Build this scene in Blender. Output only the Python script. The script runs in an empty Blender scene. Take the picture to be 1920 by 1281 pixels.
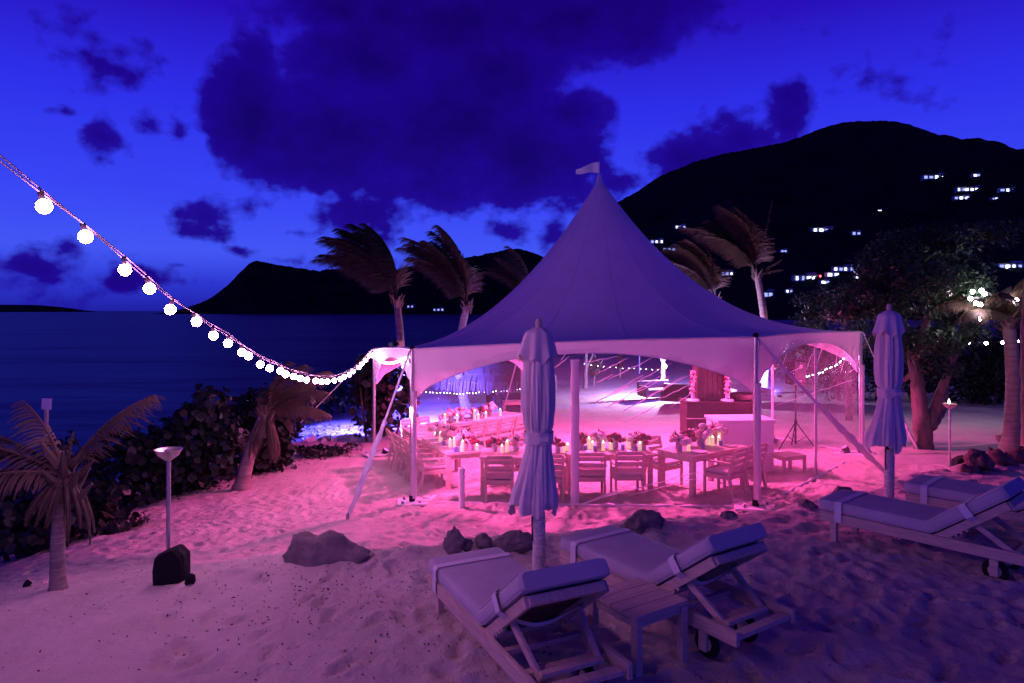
import bpy, math, random
import numpy as np
from mathutils import Vector, Matrix
random.seed(7)
rng = np.random.default_rng(7)
PI = math.pi
scene = bpy.context.scene
col = scene.collection
F = 1280.0            # focal length in photo pixels (1920 wide)
HOR = 583.0           # horizon row in the photo
CZ = 3.5              # camera height above the tent floor

# ------------------------------------------------------------------ camera
cam_data = bpy.data.cameras.new('camera')
cam = bpy.data.objects.new('camera', cam_data)
col.objects.link(cam)
cam.location = (0, 0, CZ)
cam.rotation_euler = (PI / 2, 0, 0)
cam_data.sensor_width = 36.0
cam_data.lens = 24.0
cam_data.shift_y = -(640.5 - HOR) / 1920.0
cam_data.clip_start = 0.05
cam_data.clip_end = 30000
scene.camera = cam
scene.render.engine = 'CYCLES'
scene.view_settings.view_transform = 'Standard'
scene.view_settings.look = 'None'
scene.view_settings.exposure = 0.0
scene.view_settings.gamma = 1.0
cy = scene.cycles
cy.max_bounces = 6
cy.diffuse_bounces = 3
cy.glossy_bounces = 3
cy.transmission_bounces = 4
cy.transparent_max_bounces = 24
cy.volume_bounces = 0
cy.use_denoising = True
cy.sample_clamp_indirect = 4.0
cy.caustics_reflective = False
cy.caustics_refractive = False


# ------------------------------------------------------------------ world: dusk sky with clouds
def azel(px, py):
    az = math.atan((px - 960) / F)
    return az, math.atan((HOR - py) / F * math.cos(az))


world = bpy.data.worlds.new('World')
scene.world = world
world.use_nodes = True
wn, wl = world.node_tree.nodes, world.node_tree.links
wn.clear()


def wmath(op, a, b=None, c=None, clamp=False):
    n = wn.new('ShaderNodeMath')
    n.operation = op
    n.use_clamp = clamp
    for i, s in enumerate((a, b, c)):
        if s is None:
            continue
        if isinstance(s, (int, float)):
            n.inputs[i].default_value = s
        else:
            wl.new(s, n.inputs[i])
    return n.outputs[0]


def wramp(fac, stops):
    n = wn.new('ShaderNodeValToRGB')
    e = n.color_ramp.elements
    while len(e) < len(stops):
        e.new(0.5)
    for k, (p, c) in enumerate(stops):
        e[k].position = p
        e[k].color = (c[0], c[1], c[2], 1)
    wl.new(fac, n.inputs[0])
    return n.outputs[0]


tc = wn.new('ShaderNodeTexCoord')
sep = wn.new('ShaderNodeSeparateXYZ')
wl.new(tc.outputs['Generated'], sep.inputs[0])
w_az = wmath('ARCTAN2', sep.outputs[0], sep.outputs[1])
w_el = wmath('ARCSINE', sep.outputs[2])
comb = wn.new('ShaderNodeCombineXYZ')
wl.new(w_az, comb.inputs[0])
wl.new(w_el, comb.inputs[1])
dirv = comb.outputs[0]
el01 = wmath('DIVIDE', w_el, PI / 2, clamp=True)
clear_sky = wramp(el01, [(0.0, (.014, .014, .36)), (.022, (.026, .036, .62)), (.05, (.055, .095, .92)),
                         (.10, (.040, .060, .92)), (.18, (.027, .027, .82)), (.25, (.022, .005, .50)),
                         (.33, (.014, .001, .26)), (.5, (.006, .0004, .075)), (1.0, (.004, .0003, .035))])


def wnoise(scale, detail, rough, sx=1, sy=1):
    m = wn.new('ShaderNodeMapping')
    m.inputs['Scale'].default_value = (sx, sy, 1)
    wl.new(dirv, m.inputs[0])
    n = wn.new('ShaderNodeTexNoise')
    n.inputs['Scale'].default_value = scale
    n.inputs['Detail'].default_value = detail
    n.inputs['Roughness'].default_value = rough
    wl.new(m.outputs[0], n.inputs['Vector'])
    return n.outputs[0]


puff = wmath('ADD', wmath('MULTIPLY', wnoise(12, 5, .55, 1, 1.25), .68), wmath('MULTIPLY', wnoise(36, 3, .5, 1, 1.2), .32))
puff2 = wnoise(4.2, 3, .5, 1, 1.3)
CLOUDS = [  # (px, py, half width, half height) seen from the beach: one big cumulus bank, a smaller one over the hill, scraps
    (640, 245, 270, 135), (860, 215, 250, 190), (980, 290, 170, 110), (600, 310, 200, 62), (800, 345, 300, 55),
    (850, 40, 400, 130), (1080, 30, 290, 90), (480, 105, 52, 90), (470, 215, 110, 120), (930, 365, 250, 45),
    (1150, 345, 70, 30), (690, 395, 130, 36), (700, 110, 200, 120), (930, 130, 160, 90), (1180, 60, 170, 60), (640, 20, 150, 70), (1070, 215, 90, 60),
    (1290, 295, 110, 60), (1400, 262, 110, 52), (1478, 205, 56, 80), (1380, 310, 190, 40),
    (395, 395, 80, 34), (380, 438, 70, 16), (560, 436, 40, 12), (945, 432, 62, 24), (1040, 440, 40, 40),
    (198, 262, 52, 44), (275, 235, 40, 30), (336, 250, 34, 28), (122, 208, 34, 12), (70, 500, 130, 42), (250, 520, 110, 26),
    (450, 470, 28, 9), (540, 488, 26, 8), (625, 408, 55, 30), (340, 497, 22, 7)]
acc = None
for (px, py, hw, hh) in CLOUDS:
    a0, e0 = azel(px, py)
    ca = math.cos(a0) ** 2
    n1 = wn.new('ShaderNodeVectorMath'); n1.operation = 'SUBTRACT'
    wl.new(dirv, n1.inputs[0]); n1.inputs[1].default_value = (a0, e0, 0)
    n2 = wn.new('ShaderNodeVectorMath'); n2.operation = 'MULTIPLY'
    wl.new(n1.outputs[0], n2.inputs[0])
    n2.inputs[1].default_value = (F / (hw * ca), F / (hh * math.cos(a0)), 0)
    n3 = wn.new('ShaderNodeVectorMath'); n3.operation = 'LENGTH'
    wl.new(n2.outputs[0], n3.inputs[0])
    d = wmath('SUBTRACT', 1.0, n3.outputs['Value'])
    d = wmath('MULTIPLY', d, min(1.35, .16 + min(hw, hh) / (130.0 if min(hw, hh) < 60 else 75.0)))
    acc = d if acc is None else wmath('SMOOTH_MAX', acc, d, 0.08)
behind = wmath('SUBTRACT', wmath('MULTIPLY', puff2, 2.2), 1.42)           # scattered banks all round the sky
acc = wmath('MAXIMUM', acc, wmath('MINIMUM', behind, .4))
edge = wmath('ADD', acc, wmath('MULTIPLY', wmath('SUBTRACT', puff, .485), 2.0))
mask = wmath('SMOOTH_MIN', wmath('MULTIPLY', edge, 3.6, clamp=True), 1.0, .15)
wisps = wmath('MULTIPLY', wmath('SUBTRACT', wnoise(5, 6, .6, 1, 2.4), .52), 2.2, clamp=True)
mask = wmath('MAXIMUM', mask, wmath('MULTIPLY', wisps, .18))
core = wmath('ADD', wmath('MULTIPLY', edge, .75), wmath('MULTIPLY', wmath('SUBTRACT', wnoise(5, 4, .5), .5), .8), clamp=True)
cloud_col = wramp(core, [(0.0, (.016, .004, .36)), (.35, (.012, .001, .245)), (.8, (.009, .0005, .155)), (1, (.007, .0003, .125))])
mix = wn.new('ShaderNodeMix'); mix.data_type = 'RGBA'
wl.new(mask, mix.inputs[0]); wl.new(clear_sky, mix.inputs[6]); wl.new(cloud_col, mix.inputs[7])
bg = wn.new('ShaderNodeBackground')
wl.new(mix.outputs[2], bg.inputs[0]); bg.inputs[1].default_value = 1.0
wo = wn.new('ShaderNodeOutputWorld')
wl.new(bg.outputs[0], wo.inputs[0])


# ------------------------------------------------------------------ helpers
def noise3(p, seed=0):
    """value noise in [-1, 1] for an (N,3) array"""
    i = np.floor(p).astype(np.int64)
    f = p - i
    f = f * f * (3 - 2 * f)

    def h(a, b, c):
        n = (a * 374761393 + b * 668265263 + c * 2147483647 + seed * 974634533) & 0xffffffff
        n = ((n ^ (n >> 13)) * 1274126177) & 0xffffffff
        n = ((n ^ (n >> 16)) * 2246822519) & 0xffffffff
        return ((n ^ (n >> 15)) & 0xffff) / 32767.5 - 1
    x, y, z = i[:, 0], i[:, 1], i[:, 2]
    u, v, w = f[:, 0], f[:, 1], f[:, 2]
    r = 0
    for dx in (0, 1):
        for dy in (0, 1):
            for dz in (0, 1):
                r = r + h(x + dx, y + dy, z + dz) * (u if dx else 1 - u) * (v if dy else 1 - v) * (w if dz else 1 - w)
    return r


def fbm(p, octaves=4, seed=0, gain=.5):
    a, s, r = 1.0, 1.0, 0
    for k in range(octaves):
        r = r + a * noise3(p * s + 17.3 * k, seed + k)
        a *= gain
        s *= 2.03
    return r


def fbm2(x, y, scale, octaves=4, seed=0, gain=.5):
    p = np.stack([np.ravel(x) * scale, np.ravel(y) * scale, np.full(np.size(x), .37)], 1)
    return fbm(p, octaves, seed, gain).reshape(np.shape(x))


class MB:
    def __init__(self):
        self.v, self.f = [], []

    def add(self, vs, fs):
        o = len(self.v)
        self.v += [tuple(q) for q in vs]
        self.f += [tuple(i + o for i in q) for q in fs]
        return self

    def box(self, c, s, M=None):
        x, y, z = s[0] / 2, s[1] / 2, s[2] / 2
        vs = [Vector((a * x, b * y, d * z)) for a in (-1, 1) for b in (-1, 1) for d in (-1, 1)]
        if M is not None:
            vs = [M @ q for q in vs]
        c = Vector(c)
        return self.add([c + q for q in vs], [(0, 1, 3, 2), (4, 6, 7, 5), (0, 4, 5, 1), (2, 3, 7, 6), (0, 2, 6, 4), (1, 5, 7, 3)])

    def bar(self, p, q, w, h, up=(0, 0, 1)):
        p, q = Vector(p), Vector(q)
        d = (q - p)
        L = d.length
        d.normalize()
        s = d.cross(Vector(up))
        if s.length < 1e-4:
            s = d.cross(Vector((1, 0, 0)))
        s.normalize()
        u = s.cross(d)
        M = Matrix((d, s, u)).transposed()
        return self.box((p + q) / 2, (L, w, h), M)

    def tube(self, pts, rad, n=8, cap=True):
        pts = [Vector(p) for p in pts]
        if not hasattr(rad, '__len__'):
            rad = [rad] * len(pts)
        vs, fs = [], []
        prev = None
        for i, p in enumerate(pts):
            d = (pts[min(i + 1, len(pts) - 1)] - pts[max(i - 1, 0)]).normalized()
            if prev is None:
                a = d.cross(Vector((0, 0, 1)))
                if a.length < .05:
                    a = d.cross(Vector((1, 0, 0)))
            else:
                a = prev - d * prev.dot(d)
            a.normalize()
            prev = a
            b = d.cross(a)
            for k in range(n):
                t = 2 * PI * k / n
                vs.append(p + (a * math.cos(t) + b * math.sin(t)) * rad[i])
        for i in range(len(pts) - 1):
            for k in range(n):
                k2 = (k + 1) % n
                fs.append((i * n + k, i * n + k2, (i + 1) * n + k2, (i + 1) * n + k))
        if cap:
            fs.append(tuple(range(n - 1, -1, -1)))
            fs.append(tuple((len(pts) - 1) * n + k for k in range(n)))
        return self.add(vs, fs)

    def lathe(self, prof, n=16, c=(0, 0, 0), sx=1, sy=1):
        vs, fs = [], []
        for (r, z) in prof:
            for k in range(n):
                t = 2 * PI * k / n
                vs.append((c[0] + r * math.cos(t) * sx, c[1] + r * math.sin(t) * sy, c[2] + z))
        for i in range(len(prof) - 1):
            for k in range(n):
                k2 = (k + 1) % n
                fs.append((i * n + k, i * n + k2, (i + 1) * n + k2, (i + 1) * n + k))
        if prof[0][0] > 1e-5:
            fs.append(tuple(range(n - 1, -1, -1)))
        if prof[-1][0] > 1e-5:
            fs.append(tuple((len(prof) - 1) * n + k for k in range(n)))
        return self.add(vs, fs)

    def sphere(self, c, r, n=12, m=8, sz=1):
        return self.lathe([(max(1e-6, r * math.sin(PI * i / m)), -r * sz * math.cos(PI * i / m)) for i in range(m + 1)], n, c)

    def sheet(self, rows):
        n = len(rows[0])
        vs = [q for r in rows for q in r]
        fs = [(i * n + k, i * n + k + 1, (i + 1) * n + k + 1, (i + 1) * n + k) for i in range(len(rows) - 1) for k in range(n - 1)]
        return self.add(vs, fs)

    def mesh(self, name, smooth=False):
        me = bpy.data.meshes.new(name)
        me.from_pydata(self.v, [], self.f)
        me.validate()
        if smooth:
            me.polygons.foreach_set('use_smooth', [True] * len(me.polygons))
            me.set_sharp_from_angle(angle=math.radians(48 if smooth is True else smooth))
        return me

    def build(self, name, mat, parent=None, loc=None, rot=None, smooth=False, bevel=0):
        return link(name, self.mesh(name, smooth), mat, parent, loc, rot, bevel)


def link(name, me, mat, parent=None, loc=None, rot=None, bevel=0):
    if mat is not None and not me.materials:
        me.materials.append(mat)
    o = bpy.data.objects.new(name, me)
    col.objects.link(o)
    if parent is not None:
        o.parent = parent
    if loc is not None:
        o.location = loc
    if rot is not None:
        o.rotation_euler = rot if hasattr(rot, '__len__') else (0, 0, rot)
    if bevel:
        b = o.modifiers.new('soft_edge', 'BEVEL')
        b.width = bevel
        b.segments = 2
        b.limit_method = 'ANGLE'
    return o


def fast_mesh(name, V, Fq, smooth=False):
    """numpy (N,3) vertices and (M,k) faces"""
    V = np.asarray(V, np.float32)
    Fq = np.asarray(Fq, np.int32)
    me = bpy.data.meshes.new(name)
    me.vertices.add(len(V))
    me.vertices.foreach_set('co', V.ravel())
    M, k = Fq.shape
    me.loops.add(M * k)
    me.loops.foreach_set('vertex_index', Fq.ravel())
    me.polygons.add(M)
    me.polygons.foreach_set('loop_start', np.arange(0, M * k, k, dtype=np.int32))
    me.polygons.foreach_set('loop_total', np.full(M, k, np.int32))
    if smooth:
        me.polygons.foreach_set('use_smooth', np.ones(M, bool))
    me.update(calc_edges=True)
    return me


def tag(o, label=None, cat=None, group=None, kind=None):
    for k, q in (('label', label), ('category', cat), ('group', group), ('kind', kind)):
        if q:
            o[k] = q
    return o


def thing(name, label, cat, loc=(0, 0, 0), rz=0, group=None):
    o = bpy.data.objects.new(name, None)
    col.objects.link(o)
    o.empty_display_size = .1
    o.location = loc
    o.rotation_euler = (0, 0, rz) if not hasattr(rz, '__len__') else rz
    return tag(o, label, cat, group)


KIDS = {}


def dup(root, loc, rz, label, group=None):
    def cp(o, par):
        c = o.copy()
        col.objects.link(c)
        c.parent = par
        for ch in o.children:
            cp(ch, c)
        return c
    r = cp(root, None)
    r.location = loc
    r.rotation_euler = (0, 0, rz) if not hasattr(rz, '__len__') else rz
    r['label'] = label
    if group:
        r['group'] = group
    return r


ORD = ['first', 'second', 'third', 'fourth', 'fifth', 'sixth', 'seventh', 'eighth', 'ninth', 'tenth', 'eleventh', 'twelfth', 'thirteenth',
       'fourteenth', 'fifteenth', 'sixteenth', 'seventeenth', 'eighteenth']


# ------------------------------------------------------------------ materials
def material(name, color, rough=.8, spec=.3, var=0, vscale=6, bump=0, bscale=40, metal=0, stretch=None, color2=None, emit=None, estr=0,
             trans=0, coat=0, subs=0):
    m = bpy.data.materials.new(name)
    m.use_nodes = True
    nt = m.node_tree
    b = nt.nodes['Principled BSDF']
    b.inputs['Base Color'].default_value = (*color, 1)
    b.inputs['Roughness'].default_value = rough
    b.inputs['Specular IOR Level'].default_value = spec
    b.inputs['Metallic'].default_value = metal
    if emit:
        b.inputs['Emission Color'].default_value = (*emit, 1)
        b.inputs['Emission Strength'].default_value = estr
    t = None
    if var or bump:
        t = nt.nodes.new('ShaderNodeTexCoord')
        mp = nt.nodes.new('ShaderNodeMapping')
        nt.links.new(t.outputs['Object'], mp.inputs[0])
        if stretch:
            mp.inputs['Scale'].default_value = stretch
    if var:
        n = nt.nodes.new('ShaderNodeTexNoise')
        n.inputs['Scale'].default_value = vscale
        n.inputs['Detail'].default_value = 6
        n.inputs['Roughness'].default_value = .65
        nt.links.new(mp.outputs[0], n.inputs['Vector'])
        r = nt.nodes.new('ShaderNodeValToRGB')
        c2 = color2 or tuple(q * (1 - var) for q in color)
        r.color_ramp.elements[0].position = .32
        r.color_ramp.elements[0].color = (*c2, 1)
        r.color_ramp.elements[1].position = .68
        r.color_ramp.elements[1].color = (*[min(1, q * (1 + var * .4)) for q in color], 1)
        nt.links.new(n.outputs[0], r.inputs[0])
        nt.links.new(r.outputs[0], b.inputs['Base Color'])
    if bump:
        n = nt.nodes.new('ShaderNodeTexNoise')
        n.inputs['Scale'].default_value = bscale
        n.inputs['Detail'].default_value = 5
        nt.links.new(mp.outputs[0], n.inputs['Vector'])
        bp = nt.nodes.new('ShaderNodeBump')
        bp.inputs['Strength'].default_value = bump
        bp.inputs['Distance'].default_value = .02
        nt.links.new(n.outputs[0], bp.inputs['Height'])
        nt.links.new(bp.outputs[0], b.inputs['Normal'])
    if trans:
        tr = nt.nodes.new('ShaderNodeBsdfTranslucent')
        tr.inputs[0].default_value = (*color, 1)
        mx = nt.nodes.new('ShaderNodeMixShader')
        mx.inputs[0].default_value = trans
        out = nt.nodes['Material Output']
        nt.links.new(b.outputs[0], mx.inputs[1])
        nt.links.new(tr.outputs[0], mx.inputs[2])
        nt.links.new(mx.outputs[0], out.inputs[0])
    return m


def emitter(name, color, strength):
    m = bpy.data.materials.new(name)
    m.use_nodes = True
    nt = m.node_tree
    nt.nodes.clear()
    e = nt.nodes.new('ShaderNodeEmission')
    e.inputs[0].default_value = (*color, 1)
    e.inputs[1].default_value = strength
    o = nt.nodes.new('ShaderNodeOutputMaterial')
    nt.links.new(e.outputs[0], o.inputs[0])
    return m


M = dict(
    teak=material('weathered_teak', (.60, .47, .37), .75, .2, .25, 5, .2, 60, stretch=(1, 8, 8)),
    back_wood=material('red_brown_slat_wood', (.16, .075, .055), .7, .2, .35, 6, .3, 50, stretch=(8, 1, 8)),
    teak_dining=material('oiled_teak', (.60, .48, .38), .6, .3, .25, 6, .15, 60, stretch=(1, 6, 6)),
    cushion=material('grey_cushion_fabric', (.52, .48, .51), .95, .1, .12, 3, .25, 320),
    seat_pad=material('seat_pad_fabric', (.55, .5, .5), .95, .1, .1, 6, .2, 260),
    strap=material('white_elastic_strap', (.72, .70, .70), .8, .2, .08, 8, .2, 200),
    canvas=material('umbrella_canvas', (.82, .68, .66), .95, .1, .12, 3, .25, 45, trans=.06),
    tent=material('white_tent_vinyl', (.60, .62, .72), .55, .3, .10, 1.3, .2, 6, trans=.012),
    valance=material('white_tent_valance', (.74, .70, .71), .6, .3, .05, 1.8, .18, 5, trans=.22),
    sleeve=material('pole_sleeve_vinyl', (.70, .66, .67), .5, .4, .08, 3, .2, 12, trans=.08),
    white_paint=material('white_paint', (.78, .76, .75), .45, .4, .06, 4),
    metal=material('brushed_aluminium', (.6, .58, .56), .35, .5, .12, 9, metal=.9),
    steel=material('galvanised_steel', (.35, .34, .34), .4, .5, .2, 9, metal=.8),
    black=material('black_plastic', (.008, .008, .010), .6, .2, .2, 9, .2, 60),
    rubber=material('black_rubber', (.015, .015, .015), .8, .2),
    bag=material('black_woven_bag', (.010, .009, .012), .85, .2, .4, 7, .6, 30),
    rope=material('white_rope', (.80, .76, .73), .9, .1, .3, 30, .5, 150),
    rock=material('grey_basalt', (.22, .19, .175), .9, .2, .5, 5, .9, 14),
    coral=material('red_brown_coral_rock', (.22, .13, .11), .9, .2, .55, 9, 1.0, 20),
    bark=material('tree_bark', (.20, .155, .125), .95, .1, .5, 8, 1.0, 18, stretch=(1, 1, .35)),
    palm_bark=material('palm_trunk_bark', (.30, .245, .20), .95, .1, .45, 6, .8, 12, stretch=(.4, .4, 4)),
    frond=material('palm_frond', (.085, .066, .042), .6, .3, .4, 4, trans=.25),
    frond_dry=material('dry_palm_frond', (.15, .115, .08), .7, .2, .4, 4, trans=.2),
    leaf=material('glossy_leaf', (.022, .032, .022), .45, .4, .45, 3, trans=.15),
    leaf_dark=material('dark_hedge_leaf', (.020, .028, .018), .7, .2, .4, 3),
    leaf_tree=material('tree_leaf', (.026, .066, .030), .5, .35, .5, 2, trans=.2),
    twig=material('twig', (.09, .07, .055), .9, .1, .4, 9),
    dark_counter=material('dark_counter_skirt', (.045, .018, .022), .8, .2, .3, 6, .3, 30),
    dark_wood=material('dark_stained_wood', (.045, .022, .018), .6, .3, .5, 6, .4, 30, stretch=(4, 4, .4)),
    thatch=material('palm_thatch', (.21, .155, .105), .95, .1, .5, 7, .8, 40, stretch=(5, 5, .5)),
    glass_blue=material('blue_votive_glass', (.12, .22, .5), .1, .5),
    vase=material('vase_glass', (.35, .36, .42), .1, .6),
    plate=material('stoneware_plate', (.7, .66, .64), .35, .5),
    napkin=material('linen_napkin', (.66, .6, .6), .9, .1),
    wax=material('candle_wax', (.8, .72, .5), .5, .3, emit=(1, .74, .42), estr=.5),  # emission stands for the flame's glow through the wax
    flower_white=material('white_petal', (.78, .68, .66), .7, .2, .12, 30, trans=.1),
    flower_pink=material('blush_petal', (.66, .40, .38), .7, .2, .2, 30, trans=.1),
    flower_red=material('burgundy_petal', (.20, .012, .030), .7, .2, .3, 30),
    stem=material('flower_leaf', (.07, .11, .05), .6, .3, .3, 20),
    villa=material('villa_plaster', (.55, .53, .5), .9, .2, .1, 2),
    villa_roof=material('villa_roof', (.16, .13, .12), .9, .2, .2, 3),
    shell=material('pale_shell_stones', (.7, .68, .64), .7, .3, .2, 5),
    debris=material('dark_leaf_litter', (.05, .035, .03), .9, .1, .4, 9),
    cable=material('grey_cable', (.14, .13, .14), .6, .3),
    flame=emitter('flame', (1.0, .78, .42), 14),
    bulb=emitter('festoon_bulb_glow', (1.0, .33, .82), 190),
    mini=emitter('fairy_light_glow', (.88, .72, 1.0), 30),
    garland=emitter('garland_bulb_glow', (1.0, .72, .95), 60),
    far_bulb=emitter('distant_bulb_glow', (1.0, .70, .92), 130),
    lamp_white=emitter('white_lamp_glow', (.80, .82, 1.0), 60),
    window=emitter('lit_window', (.36, .42, 1.0), 1.3),
    window_bright=emitter('bright_lit_window', (.62, .68, 1.0), 4),
    red_lamp=emitter('red_beacon', (1.0, .08, .12), 6),
)

for k_ in ('flame', 'mini', 'window', 'window_bright', 'red_lamp', 'wax'):
    M[k_].cycles.emission_sampling = 'NONE'

for k_ in ('bulb', 'garland', 'far_bulb', 'lamp_white'):
    M[k_].cycles.emission_sampling = 'FRONT'


def at(px, py, Y):
    return Vector(((px - 960) / F * Y, Y, CZ + (HOR - py) / F * Y))


# ------------------------------------------------------------------ terrain
SEA = CZ - 5.2


def sstep(t):
    t = np.clip(t, 0, 1)
    return t * t * (3 - 2 * t)


EX = [-14, -6, -4, -2.6, -2.2, -1.39, -.74, .24, 1.47, 2.84, 3.8, 4.6, 5.7, 6.96, 8.2, 14, 40]
EY = [3.2, 4.2, 5.0, 6.1, 6.4, 6.75, 7.15, 7.5, 7.75, 8.15, 8.6, 9.1, 9.8, 10.5, 11.0, 12.5, 16]
WX = [-14, -5, -2.6, -2.0, -1.4, -.7, 40]
WY = [7.5, 6.0, 4.2, 2.2, 1.5, 1.1, 1.1]
SX = [-20, 0, 15, 25, 40, 60, 80, 130, 300, 700]
SY = [-13, -13, -12.5, -11.5, -9, -1, 14, 45, 90, 160]


def low_plane(x, y):
    xc = np.clip(x, -11, 14)
    yc = np.where(y > 24, 24 + (1 - np.exp(-(np.maximum(y, 24) - 24) / 12)) * 6, y)
    return -.01 + .0367 * (xc + 1.8) - .0434 * (yc - 12.42)


def G(x, y):
    x = np.asarray(x, float)
    y = np.asarray(y, float)
    t = sstep((y - np.interp(x, EX, EY)) / np.interp(x, WX, WY))
    z = (CZ - 2.45) * (1 - t) + low_plane(x, y) * t
    shore = x - np.interp(y, SX, SY)
    beach = SEA + .12 * shore + .03 * np.maximum(shore, 0) ** 2
    k = .5
    h = np.clip(.5 + .5 * (beach - z) / k, 0, 1)
    z = beach * (1 - h) + z * h - k * h * (1 - h)
    return np.maximum(z, SEA - 3)


def g(x, y):
    return float(G(x, y))


def ground_px(px, py):
    """where the sight line through a photo pixel meets the ground"""
    Y = np.arange(2.0, 120, .02)
    X = (px - 960) / F * Y
    Z = CZ + (HOR - py) / F * Y
    i = int(np.argmax(G(X, Y) >= Z))
    return Vector((X[i], Y[i], g(X[i], Y[i])))


def axis(fine0, fine1, step, lo, hi, growth=1.12):
    a = list(np.arange(fine0, fine1, step))
    s, p = step, a[-1]
    while p < hi:
        s = min(s * growth, 60)
        p += s
        a.append(p)
    s, p = step, a[0]
    while p > lo:
        s = min(s * growth, 60)
        p -= s
        a.insert(0, p)
    return np.array(a)


gx = axis(-6.6, 8.2, .036, -160, 1500, 1.06)
gy = axis(3.2, 12.6, .036, -6, 900, 1.035)
XX, YY = np.meshgrid(gx, gy)
ZZ = G(XX, YY)
near = np.exp(-np.maximum(YY - 16, 0) / 10)
amp = .03 * near + .03
ZZ += amp * fbm2(XX, YY, .55, 3, 3)
trod = np.exp(-np.maximum(YY - 13, 0) / 5) * .016 + .008
trod *= 1 - .6 * sstep((-.2 - XX) / 1.2) * sstep((8.5 - YY) / 1.5)
ridge = 1 - np.abs(fbm2(XX, YY, 3.6, 3, 11))
ZZ += trod * (ridge - .5) * .95 + trod * .62 * fbm2(XX, YY, 7.5, 3, 5)
ZZ += .004 * near * fbm2(XX, YY, 17, 2, 9)
# trodden hollows and footprints
prints = []
for i in range(3000):                                   # old, half-filled hollows
    x, y = rng.uniform(-7.5, 9.0), rng.uniform(3.0, 14.5)
    soft = .45 if x < -.8 and y < 7.5 else 1
    prints.append((x, y, rng.uniform(.05, .10), 1.6, rng.uniform(0, PI), rng.uniform(.006, .024) * soft, 1))
for i in range(95):                                     # trails of fresh footprints
    x, y, a = rng.uniform(-7, 9), rng.uniform(3.2, 13.5), rng.uniform(0, 2 * PI)
    if x < -.8 and y < 7.2 and rng.random() < .6:
        continue
    for k in range(int(rng.integers(5, 14))):
        s_ = 1 if k % 2 else -1
        prints.append((x - s_ * .11 * math.sin(a), y + s_ * .11 * math.cos(a), .052, 2.5, a, rng.uniform(.022, .042), 2))
        x, y, a = x + .58 * math.cos(a), y + .58 * math.sin(a), a + rng.normal(0, .14)
for (x, y, r, el_, a, dep, sharp) in prints:
    x0, x1 = np.searchsorted(gx, (x - 5 * r, x + 5 * r))
    y0, y1 = np.searchsorted(gy, (y - 5 * r, y + 5 * r))
    if x1 - x0 < 3 or y1 - y0 < 3:
        continue
    dx = XX[y0:y1, x0:x1] - x
    dy = YY[y0:y1, x0:x1] - y
    u = (dx * math.cos(a) + dy * math.sin(a)) / (r * el_)
    v = (-dx * math.sin(a) + dy * math.cos(a)) / r
    q = u * u + v * v
    ZZ[y0:y1, x0:x1] += dep * (-np.exp(-(q ** sharp) * 1.2) + .45 * np.exp(-(np.sqrt(q) - 1.4) ** 2 * 5))
# lumpy lip along the bank
lip = np.exp(-((YY - np.interp(XX, EX, EY) - .05) / .35) ** 2) * (XX > -2.8)
ZZ += lip * (.035 + .06 * fbm2(XX, YY, 1.6, 3, 21))
nx, ny = len(gx), len(gy)
idx = np.arange(nx * ny).reshape(ny, nx)
quads = np.stack([idx[:-1, :-1], idx[:-1, 1:], idx[1:, 1:], idx[1:, :-1]], -1).reshape(-1, 4)
me = fast_mesh('beach_sand', np.stack([XX, YY, ZZ], -1).reshape(-1, 3), quads, True)

sand = bpy.data.materials.new('beach_sand')
sand.use_nodes = True
nt = sand.node_tree
b = nt.nodes['Principled BSDF']
b.inputs['Roughness'].default_value = .95
b.inputs['Specular IOR Level'].default_value = .12
t = nt.nodes.new('ShaderNodeTexCoord')


def tex(kind, scale, detail=4, rough=.6):
    n = nt.nodes.new(kind)
    n.inputs['Scale'].default_value = scale
    if 'Detail' in n.inputs and kind == 'ShaderNodeTexNoise':
        n.inputs['Detail'].default_value = detail
        n.inputs['Roughness'].default_value = rough
    nt.links.new(t.outputs['Object'], n.inputs['Vector'])
    return n


n1 = tex('ShaderNodeTexNoise', 1.3, 6)
r1 = nt.nodes.new('ShaderNodeValToRGB')
r1.color_ramp.elements[0].position, r1.color_ramp.elements[0].color = .3, (.43, .375, .325, 1)
r1.color_ramp.elements[1].position, r1.color_ramp.elements[1].color = .7, (.56, .50, .44, 1)
nt.links.new(n1.outputs[0], r1.inputs[0])
n2 = tex('ShaderNodeTexVoronoi', 26)              # scattered specks of dark grit and leaf bits
r2 = nt.nodes.new('ShaderNodeValToRGB')
r2.color_ramp.elements[0].position, r2.color_ramp.elements[0].color = .07, (1, 1, 1, 1)
r2.color_ramp.elements[1].position, r2.color_ramp.elements[1].color = .16, (0, 0, 0, 1)
nt.links.new(n2.outputs['Distance'], r2.inputs[0])
n3 = tex('ShaderNodeTexNoise', 3.1, 3)
r3 = nt.nodes.new('ShaderNodeValToRGB')
r3.color_ramp.elements[0].position, r3.color_ramp.elements[1].position = .52, .62
nt.links.new(n3.outputs[0], r3.inputs[0])
mu = nt.nodes.new('ShaderNodeMath')
mu.operation = 'MULTIPLY'
nt.links.new(r2.outputs[0], mu.inputs[0])
nt.links.new(r3.outputs[0], mu.inputs[1])
mx = nt.nodes.new('ShaderNodeMix')
mx.data_type = 'RGBA'
nt.links.new(mu.outputs[0], mx.inputs[0])
nt.links.new(r1.outputs[0], mx.inputs[6])
mx.inputs[7].default_value = (.12, .09, .075, 1)
nt.links.new(mx.outputs[2], b.inputs['Base Color'])
n4 = tex('ShaderNodeTexNoise', 38, 6, .7)
bp = nt.nodes.new('ShaderNodeBump')
bp.inputs['Strength'].default_value = .55
bp.inputs['Distance'].default_value = .02
nt.links.new(n4.outputs[0], bp.inputs['Height'])
n5 = tex('ShaderNodeTexNoise', 11, 4, .6)
bp2 = nt.nodes.new('ShaderNodeBump')
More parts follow.
